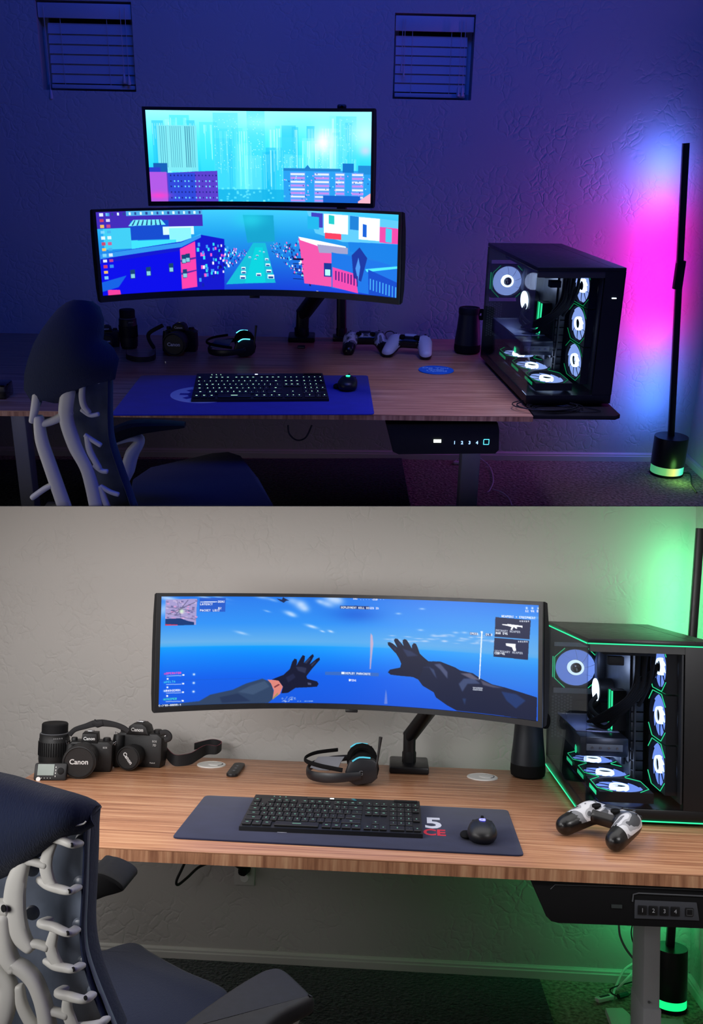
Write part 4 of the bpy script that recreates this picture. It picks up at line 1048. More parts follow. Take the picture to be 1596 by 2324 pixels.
# coaster
c = RA.z(990, 841, DA); e = RA.z(950, 841, DA); r = (c-e).length
t = thing(RA, 'coaster', 'round bright blue coaster reading Do You Even Uplift?', 'coaster', c)
B().lathe([(0, 0), (r*.98, 0), (r, .0015), (r*.98, .004), (0, .004)], 48).build('disc', mat('coaster_blue', (10, 110, 215), .6), t)
b = B()
for s_, y_ in (('Do You', .38), ('Even', .0), ('Uplift?', -.38)): b.text(s_, r*.46, TR(V((0, y_*r, .0042))) @ ROT(-4, 'Z'), ext=.0003, bold=.0012)
b.build('lettering', mat('coaster_text', (120, 180, 235), .6), t)
# controllers
GW = mat('controller_white', (205, 207, 215), .35)
p = RA.z(828, 795, DA)
controller(RA, (p.x, p.y, DA+.020), 4, 'grey camouflage game controller lying in front of the straight pole, upper room', CAMO, GLOSS, .17, ROT(18, 'X'))
p = RA.z(930, 803, DA)
pc_ = controller(RA, (p.x, p.y, DA+.020), -14, 'white and black game controller with its cable plugged in, upper room', GW, GLOSS, .172, ROT(18, 'X'), 1)
b = B(); b.sweep([RA.z(905, 784, DA)+V((0, 0, .03)), RA.z(890, 768, DA)+V((0, 0, .03)), RA.z(876, 765, DA)+V((0, 0, .02)), RA.z(874, 770, DA)+V((0, 0, .003))], .0022, seg=8, smooth=6)
solo(RA, b, 'charging_cable', BLACK, 'short black cable running back from the white controller', 'cable')
# dock box, little tube
p = RA.z(684, 790, DA)
t = thing(RA, 'card_reader', 'small black box with a bright outline in front of the bent monitor arm', 'card reader', p)
B().box((0, 0, .005), (.032, .022, .010), bev=.002).build('case', BLACK, t)
B().box((0, -.0112, .005), (.026, .0006, .004)).build('port', GREY, t)
p = RA.z(376, 826, DA)
t = thing(RA, 'metal_cap', 'tiny silver metal cap standing on the wood left of the headset', 'cap', p)
B().lathe([(0, 0), (.0032, 0), (.0032, .009), (.0026, .011), (0, .011)], 16).build('shell', SILVER, t)
B().lathe([(.0033, .003), (.0033, .004)], 16, cap=False).build('groove', RUBBER, t)
# cameras, lens, strap
p = RA.z(412, 795, DA)
camera_thing(RA, p, -6, 'black camera with large capped lens, beside the headset on the blue-lit desk', 1.0, .046, .09, lx=.0, lz=.005, tiltx=0)
p = RA.z(294, 790, DA)
standing_lens(RA, p, .036, RA.hgt(294, 702, p)-DA, 'tall black lens standing upright between two cameras, upper room')
p = RA.z(244, 786, DA)
camera_thing(RA, p, 10, 'dark camera half hidden behind the chair top, upper room', .78, .036, .05, lx=.0, tiltx=0)
def ribbon(R, pts, w_, label, name='camera_strap', m2=None, th=.0018):
    """pts: room points along the lower edge; the band stands on edge, width w_"""
    P = []; n = len(pts)
    for i in range(n-1):
        p0, p1, p2, p3 = pts[max(0, i-1)], pts[i], pts[i+1], pts[min(n-1, i+2)]
        for k in range(8):
            t = k/8; P.append(.5*((2*p1)+(p2-p0)*t+(2*p0-5*p1+4*p2-p3)*t*t+(3*p1-p0-3*p2+p3)*t**3))
    P.append(pts[-1])
    t = thing(R, name, label, 'strap', P[len(P)//2].copy()); L = local(R, t)
    n = len(P); W_ = w_ if hasattr(w_, '__len__') else [w_]*2
    ww = [W_[0]+(W_[-1]-W_[0])*i/(n-1) for i in range(n)] if len(W_) == 2 else [np.interp(i/(n-1), np.linspace(0, 1, len(W_)), W_) for i in range(n)]
    B().sheet([[L(p) for p in P], [L(p+V((0, 0, h))) for p, h in zip(P, ww)]], th).build('band', mat('strap_black', (24, 24, 28), .7), t)
    if m2: B().sheet([[L(p)+V((0, th*.5, .0015)) for p in P], [L(p+V((0, th*.5, h+.0004))) for p, h in zip(P, ww)]], th*.5+.0008).build('lining', m2, t)
    return t
Z0 = DA+.001
ribbon(RA, [RA.z(352, 795, Z0), RA.z(350, 817, Z0), RA.z(318, 822, Z0), RA.z(290, 816, Z0), RA.z(288, 806, Z0)], .020, 'black strap loop lying in front of the standing lens, upper room', m2=mat('strap_lining', (120, 60, 60), .7))
b = B(); q = RA.z(372, 790, DA)
b.sweep([RA.y(370, 738, q.y), RA.y(340, 755, q.y), RA.y(338, 770, q.y), RA.y(350, 790, q.y-.03)], .004, .008, seg=8, smooth=6)
solo(RA, b, 'strap_end', mat('strap_black', (24, 24, 28), .7), 'thin black strap hanging from the left side of the camera beside the headset', 'strap')
# black box at the left frame edge
p = RA.z(-8, 905, DA); q = RA.z(27, 901, DA)
t = thing(RA, 'black_device', 'black box cut off by the left picture edge, on the blue-lit desk', 'device', (p.x-.03, p.y, DA))
B().box((0, .03, .024), (abs(q.x-p.x)+.09, .08, .048), bev=.006).build('case', GLOSS, t)
B().box((.03, -.0105, .034), (.02, .001, .003)).build('slot', GREY, t)
# ---- computer
zs = zt+.0005
FL_ = RA.z(1192, 924, zs); frx = RA.y(1388, 924, FL_.y).x
Hc = RA.hgt(1213, 606, FL_)-zs
print('PC A', FL_, 'w', frx-FL_.x, 'h', Hc)
FBLUE = glow('fan_blade_light_dim', (150, 178, 245), 1.1)
pcA = pc_tower(RA, V((FL_.x, FL_.y, zs)), frx, .72, Hc, 'black glass-sided computer with glowing fans in the blue-lit room', None, GREENDIM, FANHUB, FBLUE, rz=3.2)
# cable coil on the shelf
b = B()
c = RA.z(1262, 934, zt+.004)
rnd = random.Random(3)
for k in range(7):
    r = .050+.006*k; ox = .005*k*rnd.uniform(-1, 1)
    b.sweep([(c.x+ox+r*1.25*math.cos(a), c.y+.04+r*.75*math.sin(a), zt+.003+.002*k) for a in [2*math.pi*j/18 for j in range(18)]], .0018, seg=6, closed=True)
b.sweep([(c.x+.06, c.y+.01, zt+.004), (c.x+.11, c.y+.0, zt+.004), (c.x+.15, c.y+.015, zt+.004), (c.x+.11, c.y+.06, zt+.004)], .0018, seg=6, smooth=5)
solo(RA, b, 'cable_coil', BLACK, 'coil of thin black cable on the shelf in front of the computer', 'cable')
# ---- lamp
lb = RA.z(1518, 1088, 0); lt = RA.y(1560, 325, lb.y)
cx = RA.z(1519, 1082, 0); 
rb = (RA.y(1556, 1080, cx.y).x-RA.y(1482, 1080, cx.y).x)/2
cx = V((cx.x, cx.y+rb*.55, 0)); bh = RA.hgt(1522, 990, cx)
lt = RA.y(1559, 325, cx.y)
pw = .028
strip = lambda n, c, s: glow('strip_'+n, c, s)
cb, cm, cp_ = (60, 150, 255), (255, 0, 190), (120, 40, 255)
dirA = V((-.55, .80, 0))
tower_lamp(RA, cx, rb, bh, lt, pw, 'slim black floor lamp in the corner throwing pink and blue light on the walls',
    [(.97, .86, strip('b1', cb, 3), [((.05, .22, 1), 1.1)]), (.86, .78, strip('p1', cp_, 3), [((.30, .04, 1), .6)]), (.78, .60, strip('m1', cm, 3), [((1, .0, .42), 1.05)]),
     (.60, .52, strip('p2', cp_, 3), [((.45, .02, 1), .5)]), (.52, .34, strip('m2', cm, 3), [((1, .0, .42), 1.05)]), (.34, .28, strip('p3', cp_, 3), [((.25, .06, 1), .4)]), (.28, .04, strip('b2', cb, 3), [((.05, .22, 1), 1.3)])],
    ring_glow('lamp_ring_mix', [(0, (60, 150, 110)), (.3, (110, 190, 110)), (.55, (235, 245, 130)), (.78, (90, 235, 210)), (1, (30, 200, 90))], 1.15), dirA, rh=.27)
pl = bpy.data.lights.new('lamp_foot_glow', 'POINT'); pl.energy = .25; pl.color = (.3, 1, .2); pl.shadow_soft_size = .03
o = bpy.data.objects.new('lamp_foot_glow', pl); COL.objects.link(o); o.matrix_world = RA.M @ TR(V((cx.x+.02, cx.y-rb-.06, .05)))
b = B(); b.sweep([RA.z(1556, 1092, .01)+V((0, .1, 0)), RA.z(1566, 1075, .01), RA.z(1570, 1100, .01), RA.z(1582, 1118, .01)], .003, seg=6, smooth=5)
solo(RA, b, 'cable', BLACK, 'thin dark cord on the carpet behind the pink and blue lamp', 'cable')
# white cables below the desk
WC = mat('white_cable', (205, 205, 210), .5)
yy = RA.z(1100, 1100, .01).y
b = B(); b.sweep([RA.y(1090, 1040, WY_A-.1), RA.z(1112, 1060, .01), RA.z(1120, 1090, .01), RA.z(1112, 1112, .01), RA.z(1106, 1117, .01)], .0028, seg=6, smooth=6)
solo(RA, b, 'cable', WC, 'white cord curling down to the carpet right of the desk leg, upper room', 'cable')
b = B(); b.sweep([RA.z(1118, 1110, .01), RA.z(1140, 1118, .01), RA.z(1156, 1132, .01), RA.z(1162, 1147, .01)], .0028, seg=6, smooth=6)
solo(RA, b, 'cable', WC, 'white cord arching on the carpet nearest the picture divide, upper room', 'cable')
b = B(); b.sweep([RA.y(1046, 1038, WY_A-.05), RA.z(1036, 1044, .01), RA.z(1034, 1050, .01)], .0028, seg=6, smooth=4); b.box(RA.z(1037, 1050, .01), (.03, .02, .012), bev=.003)
solo(RA, b, 'white_plug', WC, 'white plug on the carpet left of the desk leg, upper room', 'plug')
b = B(); b.sweep([RA.y(654, 965, YD+.3), RA.y(657, 985, YD+.3), RA.y(674, 999, YD+.3), RA.y(694, 993, YD+.3), RA.y(708, 965, YD+.3)], .003, seg=6, smooth=6)
solo(RA, b, 'hanging_cable', BLACK, 'black cable loop hanging under the blue-lit desk', 'cable')

# ---- office chair in the upper room (the divider cuts it below the seat)
def chair_root(R, p, label): return thing(R, 'office_chair', label, 'chair', p)
def rounded(pts, k=6):
    out = []; n = len(pts)
    for i in range(n):
        p0, p1, p2, p3 = [V((*pts[(i+j) % n], 0)) for j in (-1, 0, 1, 2)]
        for q in range(k):
            t = q/k; v = .5*((2*p1)+(p2-p0)*t+(2*p0-5*p1+4*p2-p3)*t*t+(3*p1-p0-3*p2+p3)*t**3); out.append((v.x, v.y))
    return out
def bars(R, t, y, lst, k):
    L = local(R, t)
    for name, pts, w_, dep in lst:
        P = [L(R.y(px, py, y+(dd[0] if dd else 0))) for px, py, *dd in pts]
        W_ = [q*y/F/2 for q in (w_ if hasattr(w_, '__len__') else [w_]*len(pts))]
        e0 = (P[0]-P[1]).normalized()*W_[0]*.6; e1 = (P[-1]-P[-2]).normalized()*W_[-1]*.6
        P = [P[0]+e0]+P+[P[-1]+e1]; W_ = [W_[0]*.45]+W_+[W_[-1]*.45]; dd_ = [dep*.45]+[dep]*(len(P)-2)+[dep*.45]
        B().sweep(P, W_, dd_, seg=14, up=(0, 1, 0), power=.75, smooth=6).build(name, k, t)
YC = 2.42
chA = chair_root(RA, RA.y(180, 1000, YC).xy.to_3d(), 'grey-framed office chair with blue-lit fabric headrest, cut by the picture divide')
L = local(RA, chA)
out = [(78, 880), (84, 845), (95, 807), (107, 784), (121, 764), (144, 736), (161, 719), (176, 712), (190, 710), (202, 714), (206, 726), (206, 776), (225, 798), (243, 812), (251, 826), (248, 836), (230, 835), (202, 837), (173, 856), (127, 885), (101, 896), (86, 892)]
# fabric hood: outer sheet bulging to the viewer, folded round the edge
topc = [(161, 719), (150, 728), (130, 752), (108, 783), (92, 820), (82, 855), (78, 880)]
rightc = [(203, 715), (206, 745), (206, 776), (225, 798), (243, 812), (250, 822), (251, 832)]
def hood(R, t, A_, B_, y, bulge, th, name='fabric_cover', mtl=NAVY, n=14):
    L = local(R, t); rows = []
    for (a, c) in zip(A_, B_):
        r = []
        for i in range(n+1):
            q = i/n; r.append(L(R.y(a[0]*(1-q)+c[0]*q, a[1]*(1-q)+c[1]*q, y-bulge*max(0, math.sin(math.pi*q))**.7*min(1, .25+len(rows)/5, .15+(len(A_)-1-len(rows))/4))))
        rows.append(r)
    b = B().sheet(rows, th); return b.build(name, mtl, t, 60)
hood(RA, chA, [(180, 710), (168, 714), (155, 723), (140, 740), (121, 765), (105, 790), (92, 822), (83, 850), (78, 878), (86, 892), (101, 896)],
     [(196, 711), (203, 715), (206, 724), (206, 750), (206, 778), (222, 795), (240, 810), (249, 820), (250, 832), (202, 838), (127, 886)], YC, .05, .035)
B().sweep([L(RA.y(px, py, YC)) for px, py in ((249, 822), (250, 870), (250, 940), (254, 997), (272, 1055), (290, 1105), (312, 1170))], .0055, .03, seg=12, up=(0, 1, 0), smooth=6).build('fabric_rim', NAVY, chA)
hood(RA, chA, [(150, 870), (165, 920), (170, 980), (185, 1040), (205, 1100), (225, 1170)], [(247, 835), (247, 900), (248, 970), (258, 1030), (278, 1090), (305, 1170)], YC+.03, .0, .004, 'back_membrane', SHELL)
bars(RA, chA, YC-.03, [
    ('frame_bar', [(84, 893), (80, 925), (73, 955)], [20, 20, 14], .012),
    ('frame_bar', [(88, 950), (95, 1000), (115, 1060), (150, 1160)], [24, 30, 32, 34], .014),
    ('frame_bar', [(155, 888), (150, 945), (170, 1010), (200, 1070), (222, 1165)], [34, 34, 34, 32, 34], .014),
    ('frame_bar', [(84, 965), (120, 955), (158, 935)], [16, 18, 22], .012),
    ('rib', [(190, 862), (186, 895), (190, 920), (202, 936)], [13, 15, 15, 12], .008),
    ('rib_arm', [(186, 866), (205, 858), (225, 866)], 10, .007), ('rib_arm', [(186, 930), (205, 942), (223, 940)], 10, .007),
    ('rib', [(198, 992), (205, 1025), (225, 1062)], [14, 17, 14], .008),
    ('rib_arm', [(194, 988), (212, 1000), (228, 1010)], 11, .007), ('rib_arm', [(214, 1056), (230, 1068), (243, 1070)], 11, .007),
    ('rib', [(228, 1105), (236, 1130), (250, 1165)], [14, 17, 14], .008), ('rib_arm', [(230, 1104), (250, 1116), (268, 1122)], 11, .007),
    ('frame_bar', [(75, 1128), (100, 1110), (118, 1100)], [14, 14, 12], .012)], BONE)
B().sweep([L(RA.y(px, py, YC+.12)) for px, py in ((252, 990), (300, 972), (345, 966), (420, 964))], [.022, .022, .016, .006], [.03, .03, .03, .02], seg=10, up=(0, 1, 0), smooth=5, power=.7).build('arm_pad', BLACKM, chA)
bars(RA, chA, YC+.12, [('arm_support', [(262, 1004), (300, 992), (318, 1000), (300, 1030), (290, 1065), (278, 1095)], [10, 18, 22, 32, 34, 26], .02)], BONE)
zs_ = .42
b = B(); b.prism([L(RA.z(px, py, zs_)-V((0, 0, .05))) for px, py in ((290, 1175), (300, 1085), (340, 1058), (420, 1040), (480, 1026), (520, 1023), (548, 1032), (590, 1085), (640, 1175))], (0, 0, .05), bev=.012)
b.build('seat', NAVY, chA)

# ================================================================== LOWER ROOM (grey daylight)
PB = RB
YB = RB.z(1180, 1967, DB).y; YBB = RB.z(800, 1733, DB).y
XL = RB.z(66, 1760, DB).x
print('B desk', YB, YBB, 'wall', WY_B, 'left', XL)
dB, _ = desk(RB, DB, None, (1180, 1967), XL, XR_B-.02, YBB, .027, 'bamboo-topped standing desk in the daylit room, one curved monitor on it', None, .06)
LB_ = local(RB, dB)
pb = px_panel(RB, dB, [(1202, 1993), (1640, 2011), (1640, 2110), (1268, 2096), (1252, 2092), (1240, 2080)], YB+.012, .20, 'control_tray', BLACKM, .003)
pl_ = px_panel(RB, dB, [(1441, 2043), (1582, 2049), (1588, 2090), (1441, 2085)], YB+.0095, .004, 'keypad_plate', mat('keypad_grey', (74, 76, 84), .5), .0008)
B().sweep([LB_(RB.y(px, py, YB+.010)) for px, py in ((1436, 2046), (1438, 2030), (1450, 2027), (1600, 2034), (1700, 2038))], .0016, seg=6).build('recess_lip', GREY, dB)
B().sweep([LB_(RB.y(px, py, YB+.012)) for px, py in ((1250, 2018), (1260, 2008), (1400, 2012), (1700, 2025))], .0008, seg=5).build('tray_seam', GREY, dB)
for i, s_ in enumerate('1234'):
    c = LB_(RB.y(1458+25*i, 2065.5+1.0*i, YB+.0085))
    k = B().box(c, (.0185, .004, .019), bev=.0015).build('memory_key', BLACK, dB)
    B().text(s_, .012, TR(c+V((0, -.0022, 0))) @ FRONT, ext=.0003).build('numeral', mat('numeral_white', (170, 172, 178), .6), k)
c = LB_(RB.y(1565, 2070, YB+.0085)); k = B().box(c, (.017, .004, .017), bev=.0015).build('square_button', BLACK, dB)
B().sweep([c+V((x, -.0022, z)) for x, z in ((-.006, -.006), (.006, -.006), (.006, .006), (-.006, .006))], .0006, seg=5, closed=True, up=(0, 1, 0)).build('button_outline', GREY, k)
B().box(LB_(RB.y(1400, 2057, YB+.011)), (.022, .003, .007)).build('height_display', mat('display_grey', (66, 72, 72), .3), pb)
# leg
yl_ = YB+.30
q0, q1, q2 = RB.y(1462, 2150, yl_), RB.y(1500, 2150, yl_), None
w_ = q1.x-q0.x; a = LB_((q0.x+w_/2, yl_+.055, 0))
B().box((a.x, a.y, DB/2+.06), (w_, .11, DB-.15), bev=.004).build('leg', LEGM, dB)
zj = RB.y(1475, 2288, yl_).z
B().box((a.x+.001, a.y, zj/2), (w_*1.10, .122, zj), bev=.004).build('leg', LEGM, dB)
B().lathe([(0, 0), (.003, 0), (.003, .002), (0, .002)], 12, m=TR(LB_(RB.y(1473, 2274, yl_-.002))) @ ROT(90, 'X')).build('screw', GREY, dB)
FT = mat('foot_white', (215, 218, 215), .45)
zf = .035
for pts in ([(1374, 2286), (1414, 2286), (1430, 2300), (1452, 2345), (1396, 2345)], [(1476, 2306), (1550, 2313), (1562, 2345), (1476, 2345)]):
    b = B(); b.prism([LB_(RB.z(px, py, zf))-V((0, 0, .02)) for px, py in pts], (0, 0, .02), bev=.004); b.build('foot', FT, dB)
# grommets
for (px, py, rx), lab in (((480, 1736, 33), 'round white cable cap in the desk top beside the camera strap'), ((1095, 1764, 34), 'round white cable cap in the desk top left of the speaker')):
    c = RB.z(px, py, DB); r = (RB.z(px+rx, py, DB)-c).length
    t = thing(RB, 'grommet_cap', lab, 'cable cap', c)
    B().lathe([(0, 0), (r, 0), (r*.98, .002), (r*.9, .003), (r*.88, .0022), (0, .0022)], 40).build('cap', WHITE, t)
    m = TR(V((r*.25, r*.1, .0022)))
    B().lathe([(0, 0), (r*.48, 0), (r*.48, .0012), (r*.42, .0018), (0, .0018)], 28, m=m).build('twist_disc', WHITE, t)
    b = B(); b.sweep([(r*.25+r*.52*math.cos(a_), r*.1+r*.52*math.sin(a_), .0022) for a_ in [math.radians(d) for d in range(-60, 91, 15)]], .0014, seg=5); b.build('slot', GREY, t)
# outlet and plug
o0, o1 = RB.y(532, 2003, WY_B), RB.y(580, 1957, WY_B)
t = thing(RB, 'wall_outlet', 'white wall outlet under the desk with a black plug in it', 'outlet', ((o0.x+o1.x)/2, WY_B, (o0.z+o1.z)/2)); hw, hh = (o1.x-o0.x)/2, (o1.z-o0.z)/2+.005
B().box((0, -.003, 0), (hw*2, .006, hh*2), bev=.002).build('plate', TRIM, t)
for z in (-hh*.4, hh*.4): B().lathe([(0, 0), (.014, 0), (.013, .002), (0, .002)], 20, m=TR(V((0, -.006, z))) @ ROT(90, 'X')).build('socket', WHITE, t)
b = B(); P = [RB.y(425, 1946, WY_B-.25), RB.y(413, 1972, WY_B-.22), RB.y(401, 1998, WY_B-.18), RB.y(404, 2008, WY_B-.17), RB.y(425, 1992, WY_B-.15), RB.y(455, 1966, WY_B-.12), RB.y(495, 1956, WY_B-.10), RB.y(530, 1962, WY_B-.08), RB.y(548, 1974, WY_B-.04)]
b.sweep(P, .0042, seg=8, smooth=6)
t = thing(RB, 'power_plug', 'black plug and cord looping left from the wall outlet', 'plug', P[-1]); L = local(RB, t)
bm_ = B(); bm_.sweep([L(p) for p in P], .0042, seg=8, smooth=6); bm_.build('cord', BLACK, t)
B().sweep([L(P[-2])*.15, L(P[-1])*.5+V((.004, .0, -.004)), V((.008, .034, -.004))], [.008, .015, .017], seg=12, power=.7).build('plug_body', BLACKM, t)

# ---- the screen
def game():
    W_, H_ = 900, 262
    top = lambda px: 1349+(px-356)*(1378-1349)/876.; 
    def bot(px):
        u = (px-356)/876.; return 1603+(1642-1603)*u-26*4*u*(1-u)*.95
    cmap = lambda p: ((p[0]-356)/876., (p[1]-top(p[0]))/(bot(p[0])-top(p[0])))
    cv = Canvas(W_, H_, cmap)
    cv.grad([(0, (36, 118, 226)), (.25, (44, 140, 236)), (.42, (96, 168, 226)), (.455, (70, 165, 230)), (.47, (0, 148, 248)), (.55, (0, 128, 240)), (.75, (6, 92, 226)), (1, (16, 84, 214))])
    cv.blob((1160, 1470), 240, 60, (84, 160, 226), .65); cv.blob((1180, 1560), 200, 40, (60, 130, 220), .5); cv.blob((800, 1470), 130, 30, (60, 160, 240), .35); cv.blob((800, 1400), 60, 18, (16, 88, 206), .7)
    Z1 = lambda pts: [(340+x/3.47, 1330+y/3.47) for x, y in pts]; Z2 = lambda pts: [(790+x/3.396, 1330+y/3.396) for x, y in pts]
    z1 = lambda x, y: Z1([(x, y)])[0]; z2 = lambda x, y: Z2([(x, y)])[0]
    r = np.random.RandomState(3)
    for x, y, rx, ry, a in ((1130, 160, 14, 10, .8), (1160, 190, 12, 8, .7), (1060, 130, 14, 8, .5), (1390, 120, 22, 12, .75), (1350, 160, 16, 7, .6), (1440, 130, 14, 10, .6), (1290, 140, 10, 5, .6), (1225, 330, 14, 3.5, .85), (1315, 368, 6, 2, .8), (1385, 370, 7, 2.6, .85), (1040, 225, 14, 5, .7), (1060, 240, 10, 4, .6), (655, 370, 14, 3, .6), (855, 205, 8, 2, .5), (790, 85, 20, 5, .6), (110, 85, 26, 6, .75), (80, 170, 10, 16, .6), (350, 78, 40, 3, .6), (450, 78, 26, 3, .5), (900, 120, 12, 3, .4)):
        cv.blob(z1(x, y), rx, ry, (205, 222, 245), a, 15)
    for i in range(46): cv.blob(z2(280+900*r.rand(), 395+70*r.rand()+0), 4+9*r.rand(), 1+1.6*r.rand(), (190, 205, 235), .35+.35*r.rand())
    for x, y in ((585, 200), (390, 235), (575, 360), (860, 380), (930, 380), (1000, 390)): cv.blob(z2(x, y), 7, 2.2, (200, 215, 240), .6)
    cv.blob(z2(1450, 260), 20, 3, (120, 180, 235), .5)
    # far plane, wisps of smoke
    cv.poly(Z1([(930, 110), (975, 120), (985, 100), (1000, 112), (1035, 128), (1010, 130), (990, 145), (960, 130)]), (22, 40, 80))
    cv.poly(Z2([(162, 380), (178, 400), (186, 460), (176, 560), (168, 650), (158, 650), (160, 560), (160, 460)]), (225, 170, 190), .75, 1)
    cv.poly(Z2([(296, 800), (305, 840), (312, 912), (284, 912), (290, 850)]), (150, 150, 215), .6, 1)
    # left arm
    cv.poly(Z1([(60, 930), (200, 918), (350, 900), (430, 850), (600, 812), (700, 765), (830, 728), (900, 755), (925, 830), (915, 885), (880, 915), (600, 925), (60, 945)]), (44, 64, 96), 1, 1)
    cv.poly(Z1([(640, 830), (740, 780), (850, 745), (890, 790), (760, 850)]), (62, 84, 116), .8, 3); cv.poly(Z1([(500, 870), (640, 840), (740, 900), (520, 915)]), (30, 46, 80), .8, 3)
    cv.poly(Z1([(870, 735), (960, 742), (997, 790), (975, 845), (915, 888), (925, 820), (900, 765)]), (214, 128, 118)); cv.poly(Z1([(960, 770), (975, 775), (930, 800), (925, 790)]), (120, 50, 60)); cv.poly(Z1([(955, 835), (960, 850), (920, 888), (915, 880)]), (150, 140, 90))
    cv.poly(Z1([(905, 735), (1000, 700), (1052, 655), (1070, 600), (1088, 577), (1107, 582), (1110, 605), (1104, 632), (1140, 572), (1156, 550), (1175, 558), (1172, 585), (1166, 612), (1222, 555), (1240, 543), (1249, 560), (1214, 622), (1272, 580), (1296, 570), (1300, 588), (1232, 660), (1190, 712), (1196, 732), (1280, 753), (1293, 772), (1280, 793), (1212, 797), (1102, 800), (1040, 838), (985, 842), (998, 790), (962, 745)]), (14, 18, 46), 1)
    cv.poly(Z1([(1100, 640), (1150, 640), (1190, 650), (1180, 690), (1120, 670)]), (46, 52, 84), .8, 2); cv.poly(Z1([(1200, 760), (1230, 765), (1232, 780), (1204, 778)]), (70, 76, 108)); cv.poly(Z1([(1170, 605), (1215, 570), (1222, 580), (1185, 618)]), (50, 58, 90), .8, 1); cv.poly(Z1([(1225, 625), (1262, 596), (1268, 604), (1232, 640)]), (50, 58, 90), .8, 1); cv.poly(Z1([(1020, 720), (1080, 690), (1100, 720), (1040, 760)]), (30, 36, 70), .8, 2)
    # right arm
    cv.poly(Z2([(640, 597), (740, 600), (860, 645), (900, 668), (1000, 690), (1060, 730), (1150, 775), (1250, 800), (1360, 835), (1482, 876), (1478, 1060), (1200, 1010), (880, 972), (800, 930), (710, 870), (690, 830), (600, 780), (560, 730), (520, 712), (580, 640)]), (15, 24, 56), 1)
    cv.poly(Z2([(306, 452), (322, 450), (350, 462), (388, 492), (366, 455), (357, 436), (368, 423), (386, 426), (408, 448), (440, 482), (430, 455), (430, 436), (446, 428), (462, 434), (480, 458), (507, 500), (508, 475), (522, 459), (540, 465), (556, 496), (572, 538), (606, 568), (645, 598), (600, 660), (560, 732), (520, 714), (400, 702), (335, 694), (311, 676), (328, 656), (412, 642), (421, 612), (400, 570), (378, 538), (330, 492), (308, 470)]), (14, 20, 50), 1)
    for pts, c, a in (([(430, 500), (500, 520), (560, 555), (470, 560)], (40, 54, 92), .8), ([(690, 620), (740, 615), (800, 680), (800, 730), (740, 660)], (84, 92, 128), .8), ([(650, 640), (690, 660), (715, 730), (690, 700)], (60, 76, 116), .8), ([(900, 690), (980, 690), (1060, 745), (990, 735)], (110, 104, 124), .8), ([(890, 770), (930, 730), (1010, 730), (1060, 770), (960, 770), (920, 830)], (74, 90, 132), .7), ([(1060, 740), (1150, 780), (1240, 805), (1160, 800), (1080, 780)], (100, 96, 116), .7), ([(1220, 830), (1330, 850), (1400, 900), (1330, 960), (1260, 900)], (24, 60, 124), .7), ([(920, 880), (950, 880), (940, 930)], (40, 70, 120), .6), ([(340, 470), (380, 505), (370, 515)], (40, 54, 92), .7), ([(380, 440), (420, 470), (410, 480)], (40, 54, 92), .7), ([(600, 640), (660, 640), (660, 644), (600, 644)], (50, 64, 100), .8)):
        cv.poly(Z2(pts), c, a, 3)
    # distant coast
    for i in range(26): cv.poly(Z1([(x_ := 985+r.rand()*110, y_ := 870+r.rand()*38), (x_+14, y_-6), (x_+16, y_-2), (x_+2, y_+4)]), (190, 200, 225), .6)
    for i in range(10): x_ = 1100+r.rand()*150; cv.poly(Z1([(x_, 900), (x_+12, 898), (x_+12, 906), (x_, 908)]), (150, 180, 230), .5)
    # head-up display
    cv.poly(Z1([(92, 95), (316, 95), (312, 300), (94, 300)]), (160, 150, 200)); 
    for i in range(60): x_, y_ = 95+210*r.rand(), 98+150*r.rand(); cv.poly(Z1([(x_, y_), (x_+18, y_+3), (x_+16, y_+14), (x_-2, y_+12)]), [(196, 178, 214), (120, 110, 160), (214, 150, 200), (90, 90, 140)][r.randint(4)], .8)
    for a_, c_ in (((100, 150), (300, 190)), ((110, 210), (300, 120)), ((170, 100), (200, 240)), ((95, 200), (310, 260)), ((250, 100), (160, 220))):
        cv.poly(Z1([a_, (c_[0], c_[1]), (c_[0]+4, c_[1]+5), (a_[0]+4, a_[1]+5)]), (86, 84, 120), .8)
    cv.poly(Z1([(94, 248), (200, 246), (250, 268), (298, 280), (298, 302), (94, 302)]), (10, 52, 112)); cv.poly(Z1([(94, 290), (180, 296), (180, 302), (94, 302)]), (200, 60, 90)); cv.blob(z1(205, 190), 5, 5, (210, 240, 200), .9)
    cv.poly(Z1([(334, 90), (530, 94), (528, 204), (334, 200)]), (34, 84, 190), .9)
    cv.poly(Z1([(340, 119), (468, 121), (468, 127), (340, 125)]), (225, 235, 250)); wt = (228, 236, 250)
    cv.text('35MS', z1(472, 116), wt); cv.text('LATENCY', z1(340, 134), wt); cv.text('0%', z1(475, 167), wt); cv.text('PACKET LOSS', z1(340, 183), wt)
    cv.poly(Z1([(862, 74), (1452, 88), (1452, 104), (862, 94)]), (18, 24, 50), .85)
    cv.text('FPS 307  LATENCY 26 MS  PACKET LOSS 0%  GPU 69 C  VRAM 5590 MB  1:10 PM', z1(864, 76), (225, 225, 235), 1, .9)
    cv.text('181', z2(12, 110), wt); 
    for i in range(9): cv.text('.', z2(70+i*24, 114), wt)
    cv.text('210', z2(176, 118), wt)
    cv.poly(Z1([(1462, 176), (1596, 178)])+Z2([(148, 180), (148, 203)])+Z1([(1462, 198)]), (24, 40, 96), .85); cv.text('DEPLOYMENT WILL BEGIN IN', z1(1474, 182), wt)
    cv.poly(Z1([(1345, 680), (1596, 683)])+Z2([(236, 680), (234, 706)])+Z1([(1345, 704)]), (66, 104, 176), .75); cv.poly(Z1([(1484, 682), (1512, 683), (1512, 700), (1484, 699)]), wt); cv.text('DEPLOY PARACHUTE', z1(1518, 685), wt)
